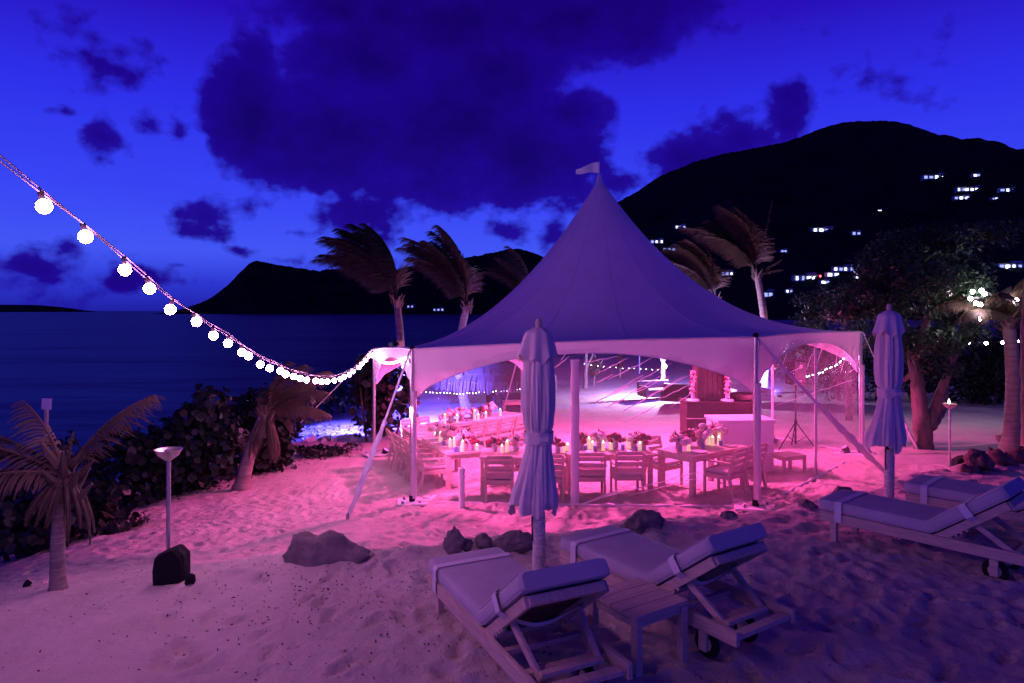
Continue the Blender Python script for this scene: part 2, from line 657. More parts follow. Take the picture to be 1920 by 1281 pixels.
bp2.inputs['Strength'].default_value = .6
bp2.inputs['Distance'].default_value = .05
nt.links.new(n5.outputs[0], bp2.inputs['Height'])
nt.links.new(bp.outputs[0], bp2.inputs['Normal'])
nt.links.new(bp2.outputs[0], b.inputs['Normal'])
tag(link('ground', me, sand), 'pale trodden beach sand sloping from the terrace to the shore', 'sand', kind='structure')

# sea: one sheet to the horizon
sx_ = np.concatenate([-np.geomspace(14000, 30, 40), np.linspace(-28, 40, 60), np.geomspace(45, 14000, 40)])
sy_ = np.concatenate([[-300, -100, -30], np.linspace(-10, 90, 90), np.geomspace(95, 20000, 60)])
SXX, SYY = np.meshgrid(sx_, sy_)
SZZ = SEA + .05 * fbm2(SXX, SYY, .35, 2, 31) * (np.hypot(SXX, SYY) < 130)
ii = np.arange(SXX.size).reshape(SXX.shape)
sq = np.stack([ii[:-1, :-1], ii[:-1, 1:], ii[1:, 1:], ii[1:, :-1]], -1).reshape(-1, 4)
sea_m = bpy.data.materials.new('sea_water')
sea_m.use_nodes = True
nt = sea_m.node_tree
b = nt.nodes['Principled BSDF']
b.inputs['Base Color'].default_value = (.010, .014, .035, 1)
b.inputs['Roughness'].default_value = .42
b.inputs['Specular IOR Level'].default_value = .22
t = nt.nodes.new('ShaderNodeTexCoord')
mp = nt.nodes.new('ShaderNodeMapping')
mp.inputs['Scale'].default_value = (.25, 1, 1)
nt.links.new(t.outputs['Object'], mp.inputs[0])
hs = []
for sc, st in ((.05, 1.0), (.6, .5)):
    n = nt.nodes.new('ShaderNodeTexNoise')
    n.inputs['Scale'].default_value = sc
    n.inputs['Detail'].default_value = 5
    nt.links.new(mp.outputs[0], n.inputs['Vector'])
    bp = nt.nodes.new('ShaderNodeBump')
    bp.inputs['Strength'].default_value = st
    bp.inputs['Distance'].default_value = .35 / sc * .25
    nt.links.new(n.outputs[0], bp.inputs['Height'])
    if hs:
        nt.links.new(hs[-1].outputs[0], bp.inputs['Normal'])
    hs.append(bp)
nt.links.new(hs[-1].outputs[0], b.inputs['Normal'])
tag(link('sea', fast_mesh('sea', np.stack([SXX, SYY, SZZ], -1).reshape(-1, 3), sq, True), sea_m), 'dark rippled sea under the dusk sky', 'sea', kind='structure')

# hills across the bay
hill_m = material('dark_hillside_scrub', (.020, .024, .020), 1, .05, .5, .03)


class Hill:
    def __init__(self, name, prof, Y0, front, back, seed, rough, label):
        self.px = [p[0] for p in prof]
        self.py = [p[1] for p in prof]
        self.Y0, self.front, self.back, self.seed, self.rough = Y0, front, back, seed, rough
        xs = (np.array(self.px) - 960) / F * Y0
        X = np.linspace(xs[0], xs[-1], 420)
        Y = np.concatenate([np.linspace(Y0 - front, Y0, 60), np.linspace(Y0, Y0 + back, 20)[1:]])
        A, B = np.meshgrid(X, Y)
        Zv = self.h(A, B)
        k = np.arange(A.size).reshape(A.shape)
        q = np.stack([k[:-1, :-1], k[:-1, 1:], k[1:, 1:], k[1:, :-1]], -1).reshape(-1, 4)
        tag(link(name, fast_mesh(name, np.stack([A, B, Zv], -1).reshape(-1, 3), q, True), hill_m), label, 'hill', kind='structure')

    def h(self, X, Y):
        X, Y = np.asarray(X, float), np.asarray(Y, float)
        top = (HOR - np.interp(X * F / self.Y0 + 960, self.px, self.py)) / F * self.Y0 + CZ - SEA
        t = np.where(Y < self.Y0, (Y - (self.Y0 - self.front)) / self.front, 1 - (Y - self.Y0) / self.back)
        t = np.clip(t, 0, 1)
        s = np.where(Y < self.Y0, t ** 1.25, sstep(t))
        n = fbm2(X, Y, 5.0 / self.front, 4, self.seed) * np.sin(np.clip(t, 0, 1) * PI) * .12
        r = fbm2(X, Y, 1 / 7.0, 3, self.seed + 50) * self.rough
        return SEA - 4 + np.maximum(top, 0) * np.clip(s + n, 0, 1.02) + r + 4 * sstep(t * 8)

    def hit(self, px, py):
        Y = np.linspace(self.Y0 - self.front, self.Y0 + 5, 3000)
        X = (px - 960) / F * Y
        Z = CZ + (HOR - py) / F * Y
        hit = self.h(X, Y) >= Z
        i = int(np.argmax(hit)) if hit.any() else len(Y) - 30
        return Vector((X[i], Y[i], float(self.h(X[i], Y[i]))))


hill_r = Hill('hill_right', [(960, 545), (1040, 470), (1120, 400), (1160, 378), (1200, 355), (1240, 330), (1300, 305), (1350, 289), (1400, 280), (1450, 272),
                             (1500, 257), (1540, 240), (1580, 230), (1640, 226), (1690, 229), (1740, 245), (1780, 262), (1830, 290), (1880, 312),
                             (1920, 322), (2050, 350), (2300, 430), (2700, 560)], 760, 520, 500, 3, 1.1, 'big dark round-topped hill dotted with lit villas')
hill_l = Hill('hill_left', [(345, 590), (370, 572), (400, 557), (430, 532), (455, 506), (472, 491), (482, 489), (500, 493), (550, 501), (600, 509), (612, 505),
                            (640, 505), (700, 516), (760, 501), (800, 495), (850, 487), (900, 479), (935, 471), (955, 466), (975, 467), (1000, 474), (1040, 492),
                            (1150, 520), (1300, 575)], 1250, 130, 500, 8, 1.5, 'dark rocky headland across the bay')
hill_i = Hill('hill_far', [(-160, 575), (-60, 571), (60, 572), (95, 575), (108, 586)], 3200, 300, 400, 5, .5, 'low dark island on the horizon at the far left')


# ------------------------------------------------------------------ the tent
TC = Vector((2.16, 16.86))
TR = 5.95
POLE = 2.81
corner = {}
for nm, ang in (('A', -132), ('B', -72), ('D', -12), ('F', 48), ('E', 108), ('C', 168)):
    a = math.radians(ang)
    x, y = TC.x + TR * math.cos(a), TC.y + TR * math.sin(a)
    corner[nm] = Vector((x, y, float(low_plane(x, y))))
ring = ['A', 'B', 'D', 'F', 'E', 'C']
PEAK = CZ + (HOR - 334) / F * TC.y
tent = thing('event_tent', 'big white peaked hexagonal tent with clear walls, lit pink inside', 'tent', (TC.x, TC.y, 0))
TO = Vector((TC.x, TC.y, 0))


def tl(p):
    return Vector(p) - TO


def eave(a, b, s):
    p = corner[a].lerp(corner[b], s)
    c = Vector((TC.x, TC.y, 0))
    k = 1 - .012 * math.sin(PI * s)
    return Vector((c.x + (p.x - c.x) * k, c.y + (p.y - c.y) * k, p.z + POLE + .03 * math.sin(PI * s)))


for i, a in enumerate(ring):
    bnm = ring[(i + 1) % 6]
    rows = []
    for k in range(41):
        t = .012 + (1 - .012) * (k / 40) ** 1.15
        row = []
        for j in range(25):
            s = j / 24
            e = eave(a, bnm, s)
            f = (1 - t) ** 2.22
            z = e.z + (PEAK - e.z) * f - .10 * math.sin(PI * s) * math.sin(PI * t) * t * t
            dv = Vector((e.x - TC.x, e.y - TC.y))
            k_ = 1 + (TR * .93 / dv.length - 1) * (1 - t ** 3)
            row.append(tl((TC.x + dv.x * t * k_, TC.y + dv.y * t * k_, z)))
        rows.append(row)
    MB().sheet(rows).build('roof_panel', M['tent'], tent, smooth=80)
    for j in (0, 8, 16):
        MB().tube([r_[j] + Vector((0, 0, .004)) for r_ in rows], .006, 4).build('roof_seam', M['tent'], tent, smooth=True)
    # valance: arched skirt hanging from the eave, gathered at the poles
    rows = []
    n = 120
    drop = []
    for k in range(9):
        row = []
        for j in range(n + 1):
            s = j / n
            e = eave(a, bnm, s)
            q = abs(2 * s - 1)
            d = .20 + .62 * q ** 2.3
            d += .10 * max(0, (q - .9) / .1)
            out = (corner[a].lerp(corner[bnm], .5) - Vector((TC.x, TC.y, 0)))
            out.z = 0
            out.normalize()
            w = k / 8
            fold = .022 * math.sin(46 * q + 4 * w) * max(0, (q - .35)) * w + .012 * math.sin(9 * s + 3 * w) * w
            pull = 1 - .012 * w * q ** 6
            p = Vector((TC.x + (e.x - TC.x) * pull, TC.y + (e.y - TC.y) * pull, e.z - d * w)) + out * (fold + .004)
            row.append(tl(p))
        rows.append(row)
    vo = MB().sheet(rows).build('valance', M['valance'], tent, smooth=80)
    hem = rows[-1]
    MB().tube([h for h in hem], .009, 5).build('hem', M['sleeve'], vo, smooth=True)
    MB().tube([r for r in rows[0]], .022, 6).build('eave_rail', M['sleeve'], vo, smooth=True)

# poles with base plates, caps and guy straps
for nm in ring:
    c = corner[nm]
    d = Vector((c.x - TC.x, c.y - TC.y, 0)).normalized()
    p = MB().tube([tl(c + Vector((0, 0, z))) for z in (0.02, 1.0, 2.0, POLE)], .038, 14).build('pole', M['metal'], tent, smooth=True)
    if nm in 'ABD':
        sl = MB()
        rr = []
        for k in range(14):
            z = .10 + 1.95 * k / 13
            w = .052 + .006 * math.sin(3.1 * k)
            rr.append([tl(c + Vector((w * math.cos(t) * (1.0 + .12 * math.sin(5 * t + k)) + .03, w * math.sin(t), z))) for t in np.linspace(0, 2 * PI, 19)])
        sl.sheet(rr).build('sleeve', M['sleeve'], p, smooth=70)
    m = MB()
    side = Vector((-d.y, d.x, 0))
    tips = [c + d * .34, c + side * .40, c - d * .62, c - side * .40]
    lo = [tl(q + Vector((0, 0, .015 + g(q.x, q.y) - c.z))) for q in tips]
    hi = [q + Vector((0, 0, .03)) for q in lo]
    m.add(lo + hi, [(3, 2, 1, 0), (4, 5, 6, 7), (0, 1, 5, 4), (1, 2, 6, 5), (2, 3, 7, 6), (3, 0, 4, 7)])
    bp_ = m.build('base_plate', M['white_paint'], p)
    for q in (c + d * .22, c + side * .22, c - side * .22):
        MB().lathe([(.026, 0), (.026, .06), (.014, .07)], 8, tl(Vector((q.x, q.y, c.z + .02)))).build('stake_head', M['steel'], p, smooth=True)
    MB().lathe([(.055, 0), (.055, .12)], 12, tl(c + Vector((0, 0, .03)))).build('foot', M['black'], p)
    MB().sphere(tl(c + Vector((0, 0, POLE + .03))), .05, 10, 6).build('pole_cap', M['black'], p, smooth=True)
    MB().tube([tl(c + d * .03 + Vector((0, 0, POLE))), tl(c + d * .09 + Vector((0, 0, POLE - .08))), tl(c + d * .05 + Vector((0, 0, POLE - .25)))], .012, 6).build('shackle', M['steel'], p, smooth=True)

GUY = {'A': (652, 972), 'B': (1662, 888), 'C': (562, 822), 'D': (1722, 846)}
for nm in ring:
    c = corner[nm]
    d = Vector((c.x - TC.x, c.y - TC.y, 0)).normalized()
    if nm in GUY:
        q = ground_px(*GUY[nm])
        if nm == 'C':
            q = c + d * 2.3 + Vector((-.75, -.35, 0)); q.z = g(q.x, q.y)
    else:
        q = c + d * 2.4
        q.z = g(q.x, q.y)
    top = c + Vector((0, 0, POLE - .02)) + d * .05
    pts = [top.lerp(q, k / 14) - Vector((0, 0, .05 * math.sin(PI * k / 14))) for k in range(15)]
    m = MB()
    for k in range(14):
        m.bar(tl(pts[k]), tl(pts[k + 1]), .05, .008, up=d)
    st = m.build('guy_strap', M['strap'], tent)
    # loose protective sleeve on the lower part
    rr = []
    for k in range(26):
        s = .42 + .55 * k / 25
        pc = top.lerp(q, s) - Vector((0, 0, .05 * math.sin(PI * s)))
        w = .045 + .035 * math.sin(PI * k / 25) * (1 + .5 * math.sin(k * 1.7))
        sd = Vector((-d.y, d.x, 0))
        rr.append([tl(pc + sd * (w * math.cos(t)) + Vector((0, 0, 1)) * (w * .75 * math.sin(t)) + d * (.012 * math.sin(3 * t + k))) for t in np.linspace(0, 2 * PI, 13)])
    if nm in 'ABD':
        MB().sheet(rr).build('strap_sleeve', M['sleeve'], st, smooth=75)
    MB().lathe([(.03, -.03), (.03, .05), (.012, .09)], 8, tl(q)).build('ground_stake', M['steel'], st, smooth=True)

# peak cap and pennant blowing to the left
MB().lathe([(.10, -.16), (.075, -.02), (.03, .10), (.012, .12), (.012, .40), (1e-6, .41)], 14, tl((TC.x, TC.y, PEAK))).build('peak_cap', M['tent'], tent, smooth=True)
rows = []
for k in range(13):
    s = k / 12
    rows.append([tl((TC.x - .02 - .56 * s, TC.y + .06 * math.sin(7 * s), PEAK + .40 - .02 * s - .28 * w * (1 - .6 * s) - .15 * s + .03 * math.sin(6 * s))) for w in np.linspace(0, 1, 6)])
MB().sheet(rows).build('pennant', M['valance'], tent, smooth=80)

# clear vinyl walls
clear = bpy.data.materials.new('clear_vinyl')
clear.use_nodes = True
nt = clear.node_tree
nt.nodes.clear()
out = nt.nodes.new('ShaderNodeOutputMaterial')
tr = nt.nodes.new('ShaderNodeBsdfTransparent')
tr.inputs[0].default_value = (.97, .97, .98, 1)
gl = nt.nodes.new('ShaderNodeBsdfGlossy')
gl.inputs['Roughness'].default_value = .06
gl.inputs[0].default_value = (1, 1, 1, 1)
df = nt.nodes.new('ShaderNodeBsdfDiffuse')
df.inputs[0].default_value = (.75, .72, .76, 1)
tls = nt.nodes.new('ShaderNodeBsdfTranslucent')
tls.inputs[0].default_value = (.75, .72, .76, 1)
tcn = nt.nodes.new('ShaderNodeTexCoord')
mpn = nt.nodes.new('ShaderNodeMapping')
mpn.inputs['Rotation'].default_value = (0, math.radians(28), 0)
mpn.inputs['Scale'].default_value = (.35, 1, 2.2)
nt.links.new(tcn.outputs['Object'], mpn.inputs[0])
nzn = nt.nodes.new('ShaderNodeTexNoise')
nzn.inputs['Scale'].default_value = 2.2
nzn.inputs['Detail'].default_value = 2
nt.links.new(mpn.outputs[0], nzn.inputs['Vector'])
bpn = nt.nodes.new('ShaderNodeBump')
bpn.inputs['Strength'].default_value = .6
bpn.inputs['Distance'].default_value = .15
nt.links.new(nzn.outputs[0], bpn.inputs['Height'])
nt.links.new(bpn.outputs[0], gl.inputs['Normal'])
m1 = nt.nodes.new('ShaderNodeMixShader')
m1.inputs[0].default_value = .5
nt.links.new(df.outputs[0], m1.inputs[1])
nt.links.new(tls.outputs[0], m1.inputs[2])
m2 = nt.nodes.new('ShaderNodeMixShader')
m2.inputs[0].default_value = .07
nt.links.new(tr.outputs[0], m2.inputs[1])
nt.links.new(m1.outputs[0], m2.inputs[2])
lw = nt.nodes.new('ShaderNodeLayerWeight')
lw.inputs['Blend'].default_value = .08
nt.links.new(bpn.outputs[0], lw.inputs['Normal'])
m3 = nt.nodes.new('ShaderNodeMixShader')
nt.links.new(lw.outputs['Fresnel'], m3.inputs[0])
nt.links.new(m2.outputs[0], m3.inputs[1])
nt.links.new(gl.outputs[0], m3.inputs[2])
nt.links.new(m3.outputs[0], out.inputs[0])

WALLS = {}
for (a, bnm) in (('A', 'B'), ('B', 'D'), ('D', 'F')):
    ca, cb = corner[a], corner[bnm]
    mid = ca.lerp(cb, .5)
    outn = Vector((mid.x - TC.x, mid.y - TC.y, 0)).normalized()
    rows = []
    for k in range(13):
        row = []
        for j in range(49):
            s = .012 + .976 * j / 48
            q = abs(2 * s - 1)
            base = ca.lerp(cb, s)
            lo = g(base.x, base.y) + .03
            hi = base.z + POLE - .10
            z = lo + (hi - lo) * k / 12
            bulge = .05 * math.sin(PI * k / 12) * abs(math.sin(2 * PI * s))
            p = base + outn * (bulge - .05)
            row.append(tl((p.x, p.y, z)))
        rows.append(row)
    wo_ = MB().sheet(rows).build('clear_wall', clear, tent, smooth=True)
    WALLS[a] = (ca, outn)
    # white centre sleeve of the wall
    w = .075 if a == 'A' else .05
    rr = []
    axd = (cb - ca).normalized()
    for k in range(15):
        z = g(mid.x, mid.y) + .02 + (POLE - .30) * k / 14
        ww = w * (1 + .10 * math.sin(2.3 * k))
        rr.append([tl(Vector((mid.x, mid.y, z)) + axd * (ww * math.cos(t)) + outn * (ww * .45 * math.sin(t) - .02)) for t in np.linspace(0, 2 * PI, 15)])
    MB().sheet(rr).build('centre_sleeve', M['sleeve'], wo_, smooth=70)
    # sand-weighted skirt along the foot of the wall
    pts = []
    for j in range(41):
        base = ca.lerp(cb, .02 + .96 * j / 40)
        pts.append(tl((base.x + outn.x * .03, base.y + outn.y * .03, g(base.x, base.y) + .022 + .010 * math.sin(j * 1.9))))
    MB().tube(pts, [.030 + .008 * math.sin(j * 2.7) for j in range(41)], 7).build('skirt', M['sleeve'], wo_, smooth=True)

# pale strips put in for streaks of reflected light on the wall creases
crease_glint_m = material('vinyl_crease_glint', (.95, .93, .97), .3, .6, trans=.7)


def wall_point(a, px, py):
    c, n = WALLS[a]
    d = Vector(((px - 960) / F, 1, (HOR - py) / F))
    o = Vector((0, 0, CZ))
    t = (c + n * .012 - o).dot(n) / d.dot(n)
    return o + d * t


CREASE_GLINTS = [('A', 1112, 757, 1206, 703), ('A', 1112, 757, 1222, 702), ('A', 1133, 767, 1250, 699), ('A', 1133, 767, 1256, 704), ('A', 1167, 772, 1282, 706),
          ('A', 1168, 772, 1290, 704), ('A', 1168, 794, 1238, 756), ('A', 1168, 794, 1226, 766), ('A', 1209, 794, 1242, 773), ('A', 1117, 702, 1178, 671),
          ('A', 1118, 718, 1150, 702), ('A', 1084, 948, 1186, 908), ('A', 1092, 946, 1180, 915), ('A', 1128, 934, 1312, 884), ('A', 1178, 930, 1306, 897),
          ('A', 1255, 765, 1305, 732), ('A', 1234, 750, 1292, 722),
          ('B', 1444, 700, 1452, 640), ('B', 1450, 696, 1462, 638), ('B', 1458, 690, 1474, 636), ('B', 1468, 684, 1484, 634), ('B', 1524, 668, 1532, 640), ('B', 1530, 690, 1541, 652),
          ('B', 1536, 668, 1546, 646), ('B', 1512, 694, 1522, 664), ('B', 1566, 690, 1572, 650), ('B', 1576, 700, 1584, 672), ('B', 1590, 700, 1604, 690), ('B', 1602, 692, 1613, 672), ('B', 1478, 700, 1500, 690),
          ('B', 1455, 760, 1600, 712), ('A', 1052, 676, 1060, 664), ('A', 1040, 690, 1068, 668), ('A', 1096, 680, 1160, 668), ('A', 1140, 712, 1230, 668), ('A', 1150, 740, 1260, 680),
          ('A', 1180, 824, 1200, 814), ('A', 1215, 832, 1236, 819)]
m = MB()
for (a, x0, y0, x1, y1) in CREASE_GLINTS:
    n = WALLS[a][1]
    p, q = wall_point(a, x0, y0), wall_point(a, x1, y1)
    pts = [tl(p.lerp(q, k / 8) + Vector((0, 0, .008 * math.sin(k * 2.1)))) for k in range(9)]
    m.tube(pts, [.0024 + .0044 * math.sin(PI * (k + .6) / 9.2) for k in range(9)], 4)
co = m.build('wall_crease_glint', crease_glint_m, tent, smooth=True)
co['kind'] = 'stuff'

# lamps of the tent: an unseen pink pendant placed under the peak and a par can on the left front pole
PINK = (1.0, .085, .44)
pend = thing('unseen_pendant_light', 'unseen pink stage light placed under the tent peak to light the tent', 'stage light', (TC.x, TC.y, CZ + 1.15))
MB().lathe([(.10, .02), (.16, .10), (.16, .34), (.08, .40)], 16).build('housing', M['black'], pend, smooth=True)
MB().tube([(0, 0, .4), (0, 0, PEAK - CZ - 1.3)], .012, 6).build('cable', M['black'], pend)
MB().lathe([(1e-6, .015), (.09, .015)], 16).build('lens', emitter('pink_lens', PINK, 8), pend)


def lamp(name, parent, loc, color, power, size=.1, kind='POINT', aim=None, angle=1.2, blend=.6):
    d = bpy.data.lights.new(name, kind)
    d.energy = power
    d.color = color
    d.shadow_soft_size = size
    if kind == 'SPOT':
        d.spot_size = angle
        d.spot_blend = blend
    o = bpy.data.objects.new(name, d)
    col.objects.link(o)
    if parent is not None:
        o.parent = parent
    o.location = loc
    if aim is not None:
        o.rotation_euler = Vector(aim).to_track_quat('-Z', 'Y').to_euler()
    return o


lamp('pendant_glow', pend, (0, 0, -.05), PINK, 5900, .3, 'SPOT', (0, 0, -1), math.radians(143), .12)


def par_can(label, loc, aim, color, power, name='spotlight', angle=1.5, scale=1.0, kind='SPOT'):
    t_ = thing(name, label, 'spotlight', loc)
    aim = Vector(aim).normalized()
    a = -aim
    up = Vector((0, 0, 1)) if abs(aim.z) < .95 else Vector((1, 0, 0))
    s = a.cross(up).normalized()
    u = s.cross(a)
    R = Matrix((s, u, a)).transposed().to_4x4()
    k = scale
    h = MB().lathe([(.085 * k, 0), (.095 * k, .02 * k), (.08 * k, .14 * k), (.05 * k, .20 * k), (.02 * k, .21 * k)], 14).build('housing', M['black'], t_, smooth=True)
    h.matrix_local = R
    l = MB().lathe([(1e-6, .004), (.075 * k, .004)], 14).build('lens', emitter('lens_glow', color, 3), t_)
    l.matrix_local = R @ Matrix.Translation((0, 0, -.006))
    yk = MB().tube([(-.11 * k, 0, .1 * k), (-.11 * k, -.13 * k, .1 * k), (.11 * k, -.13 * k, .1 * k), (.11 * k, 0, .1 * k)], .012 * k, 6).build('yoke', M['black'], t_)
    yk.matrix_local = R
    lamp('beam', t_, aim * .06 * k, color, power, .06 * k, kind, aim, angle)
    return t_


ca = corner['A']
par_can('black clamp-on spotlight fixed to the left front tent pole', (ca.x - .13, ca.y - .02, ca.z + 1.72), (.92, .22, -.42), PINK, 1000, angle=2.0)
for nm, lab in (('D', 'right rear'), ('F', 'far right'), ('C', 'far left')):  # unseen fill lights added to wash the roof with pink
    c = corner[nm]
    d = Vector((TC.x - c.x, TC.y - c.y, 0)).normalized()
    par_can('unseen pink fill light added at the foot of the %s tent pole' % lab, (c.x + d.x * .35, c.y + d.y * .35, c.z + .16), (d.x * .55, d.y * .55, .9), PINK, 2200, 'fill_light', 1.7, .9)


# ------------------------------------------------------------------ dining set inside the tent
def make_chair():
    t_ = thing('dining_chair', '', 'chair')
    W, D = .54, .52
    for sx in (-1, 1):
        MB().bar((sx * (W / 2 - .025), D / 2 - .03, 0), (sx * (W / 2 - .025), D / 2 - .03, .62), .045, .045, (0, 1, 0)).build('leg', M['teak_dining'], t_, bevel=.004)
        m = MB()
        m.bar((sx * (W / 2 - .03), -D / 2 - .06, 0), (sx * (W / 2 - .03), -D / 2 + .03, .42), .042, .05, (0, 1, 0))
        m.bar((sx * (W / 2 - .03), -D / 2 + .03, .42), (sx * (W / 2 - .03), -D / 2 - .09, .86), .042, .05, (0, 1, 0))
        m.build('leg', M['teak_dining'], t_, bevel=.004)
        MB().box((sx * (W / 2 - .015), .0, .635), (.06, D + .02, .028)).build('armrest', M['teak_dining'], t_, bevel=.004)
    m = MB()
    m.box((0, D / 2 - .03, .37), (W - .07, .03, .07)).box((0, -D / 2 + .03, .37), (W - .08, .03, .07))
    for sx in (-1, 1):
        m.box((sx * (W / 2 - .025), 0, .37), (.03, D - .08, .07))
    m.box((0, 0, .405), (W - .06, D - .06, .02))
    m.build('seat_frame', M['teak_dining'], t_)
    MB().box((0, .01, .455), (W - .08, D - .07, .06)).build('seat_cushion', M['seat_pad'], t_, bevel=.02)
    for k, (z, h) in enumerate(((.53, .085), (.645, .085), (.76, .085), (.845, .07))):
        y = -D / 2 + .03 - .12 * (z - .42) / .44
        MB().box((0, y, z), (W - .085, .022, h), Matrix.Rotation(math.radians(15), 3, 'X')).build('back_slat', M['teak_dining'], t_, bevel=.004)
    return t_


def make_table(label, c, ang, L, Wd, h=.76):
    t_ = thing('dining_table', label, 'table', (c[0], c[1], float(low_plane(c[0], c[1])) + .01), ang, 'teak dining tables set in a horseshoe')
    n = max(5, int(round(Wd / .15)))
    pw = Wd / n
    for k in range(n):
        MB().box((0, -Wd / 2 + pw * (k + .5), h - .018), (L, pw - .006, .036)).build('plank', M['teak_dining'], t_, bevel=.003)
    m = MB()
    for s in (-1, 1):
        m.box((0, s * (Wd / 2 - .07), h - .085), (L - .16, .03, .09))
        m.box((s * (L / 2 - .07), 0, h - .085), (.03, Wd - .20, .09))
    m.build('apron', M['teak_dining'], t_)
    for a in (-1, 1):
        for b_ in (-1, 1):
            MB().box((a * (L / 2 - .065), b_ * (Wd / 2 - .065), (h - .04) / 2 - .03), (.09, .09, h + .02)).build('leg', M['teak_dining'], t_, bevel=.005)
    return t_, t_.location.z + h


TABLES = {}


def table_row(key, label, p0, p1, Wd, n):
    """n tables end to end along the near edge's centre line p0 -> p1"""
    p0, p1 = Vector(p0), Vector(p1)
    d = (p1 - p0).normalized()
    L = (p1 - p0).length / n
    tops = []
    for k in range(n):
        c = p0.lerp(p1, (k + .5) / n)
        _, z = make_table(label[k], c, math.atan2(d.y, d.x), L - .012, Wd)
        tops.append(z)
    TABLES[key] = (p0, p1, d, Vector((-d.y, d.x)), Wd, n, tops)


table_row('front', ['teak dining table at the front, half hidden by the closed umbrella', 'teak dining table right of the clear wall centre sleeve, red posies on it'],
          (-.60, 12.98), (2.62, 12.92), .86, 2)
table_row('left', ['near long teak table on the left with folded napkins along its edge', 'second long teak table on the left, behind the left tent pole'],
          (-.86, 13.55), (-2.35, 17.3), .92, 2)
table_row('back', ['near half of the far teak table with slatted chairs in front', 'far half of the far teak table under the thatch'], (-2.0, 17.75), (.12, 20.1), .9, 2)
table_row('right', ['short teak table at the right with two plates and white flowers'], (2.92, 12.32), (4.22, 13.28), .86, 1)

chair0 = make_chair()
used = [False]
CHG = 'slatted teak dining chairs with pale seat cushions'


def chair(x, y, deg, label):
    z = float(low_plane(x, y)) + .005
    if not used[0]:
        used[0] = True
        chair0.location = (x, y, z)
        chair0.rotation_euler = (0, 0, math.radians(deg))
        tag(chair0, label, None, CHG)
        return chair0
    return dup(chair0, (x, y, z), math.radians(deg), label, CHG)


def on_row(key, px, off):
    """point on a table row at photo column px, off metres to the left-hand normal of the row"""
    p0, p1, d, n, Wd, k, tops = TABLES[key]
    q = p0 + n * off
    u = (px - 960) / F
    s = (u * q.y - q.x) / (d.x - u * d.y)
    p = q + d * s
    f = s / (p1 - p0).length
    if abs(off) < Wd / 2 - .05:                       # things on the table stay on the table
        L_ = (p1 - p0).length
        f = min(1 - .14 / L_, max(.14 / L_, f))
        p = q + d * f * L_
    return p, tops[min(k - 1, max(0, int(f * k)))], f


for px, lab, dg in ((936, 'teak chair at the front table, just left of the closed umbrella', 2), (1032, 'teak chair mostly hidden behind the closed umbrella', -6),
                    (1106, 'teak chair just right of the white centre sleeve', -1), (1175, 'teak chair at the right end of the front table', 1)):
    p, _, _ = on_row('front', px, -.52)
    chair(p.x, p.y, dg, lab)
d = TABLES['left'][2]
p0, p1 = TABLES['left'][0], TABLES['left'][1]
nrm = TABLES['left'][3]
base_deg = math.degrees(math.atan2(d.y, d.x)) - 180
for k, s in enumerate((.10, .27, .43, .60, .80)):
    p = p0.lerp(p1, s) + nrm * (.60 + .05 * random.random())
    chair(p.x, p.y, base_deg + random.uniform(-5, 5), ORD[k] + ' teak chair from the front along the outer side of the left table')
p = p1 + d * .62
chair(p.x, p.y, math.degrees(math.atan2(d.y, d.x)) + 90, 'teak chair at the far end of the left table')
p = p0 - d * .25 - nrm * .95
chair(p.x - .05, p.y, 98, 'teak chair at the corner between the left and front tables')
d = TABLES['back'][2]
nrm = TABLES['back'][3]
bdeg = math.degrees(math.atan2(d.y, d.x))
for k, px in enumerate((882, 908, 935, 962)):
    p, _, _ = on_row('back', px, -.66)
    chair(p.x, p.y, bdeg + random.uniform(-5, 5), ORD[k] + ' teak chair from the left along the near side of the far table')
for k, s in enumerate((.12, .40)):
    p = TABLES['back'][0].lerp(TABLES['back'][1], s) + nrm * .64
    chair(p.x, p.y, bdeg + 180, ('left' if k == 0 else 'right') + ' one of the two chairs on the seaward side of the far table')
d = TABLES['right'][2]
nrm = TABLES['right'][3]
rdeg = math.degrees(math.atan2(d.y, d.x))
c = TABLES['right'][0].lerp(TABLES['right'][1], .5)
p = c - nrm * .60 - d * .18
chair(p.x, p.y, rdeg + 8, 'teak armchair in front of the right table, pulled out at an angle')
p = c - nrm * .52 + d * .52
chair(p.x, p.y, rdeg - 4, 'teak chair half hidden behind the right front tent pole')
p = c + nrm * .72 - d * .25
chair(p.x, p.y, rdeg + 178, 'teak chair behind the right table, facing the camera')

# tableware, flowers and candles
FL = {}
for kind, mats in (('white', ('flower_white', 'flower_pink')), ('red', ('flower_red', 'flower_red')), ('blush', ('flower_pink', 'flower_white'))):
    FL[kind] = []
    for mn in mats:
        m = MB()
        n, mm = 10, 6
        prof = [(max(1e-6, math.sin(PI * i / mm)), -math.cos(PI * i / mm)) for i in range(mm + 1)]
        vs, fs = [], []
        for i, (r, z) in enumerate(prof):
            for k in range(n):
                t = 2 * PI * k / n
                w = 1 + .22 * math.sin(5 * t + i) * (i / mm) + .08 * math.sin(3 * t)
                vs.append((r * w * math.cos(t), r * w * math.sin(t), z * .75))
        for i in range(mm):
            for k in range(n):
                k2 = (k + 1) % n
                fs.append((i * n + k, i * n + k2, (i + 1) * n + k2, (i + 1) * n + k))
        me_ = m.add(vs, fs).mesh('blossom', 60)
        me_.materials.append(M[mn])
        FL[kind].append(me_)
VASE = MB().lathe([(.035, 0), (.05, .03), (.045, .10), (.055, .14)], 12).mesh('vase', True)
VASE.materials.append(M['vase'])
LEAFS = []
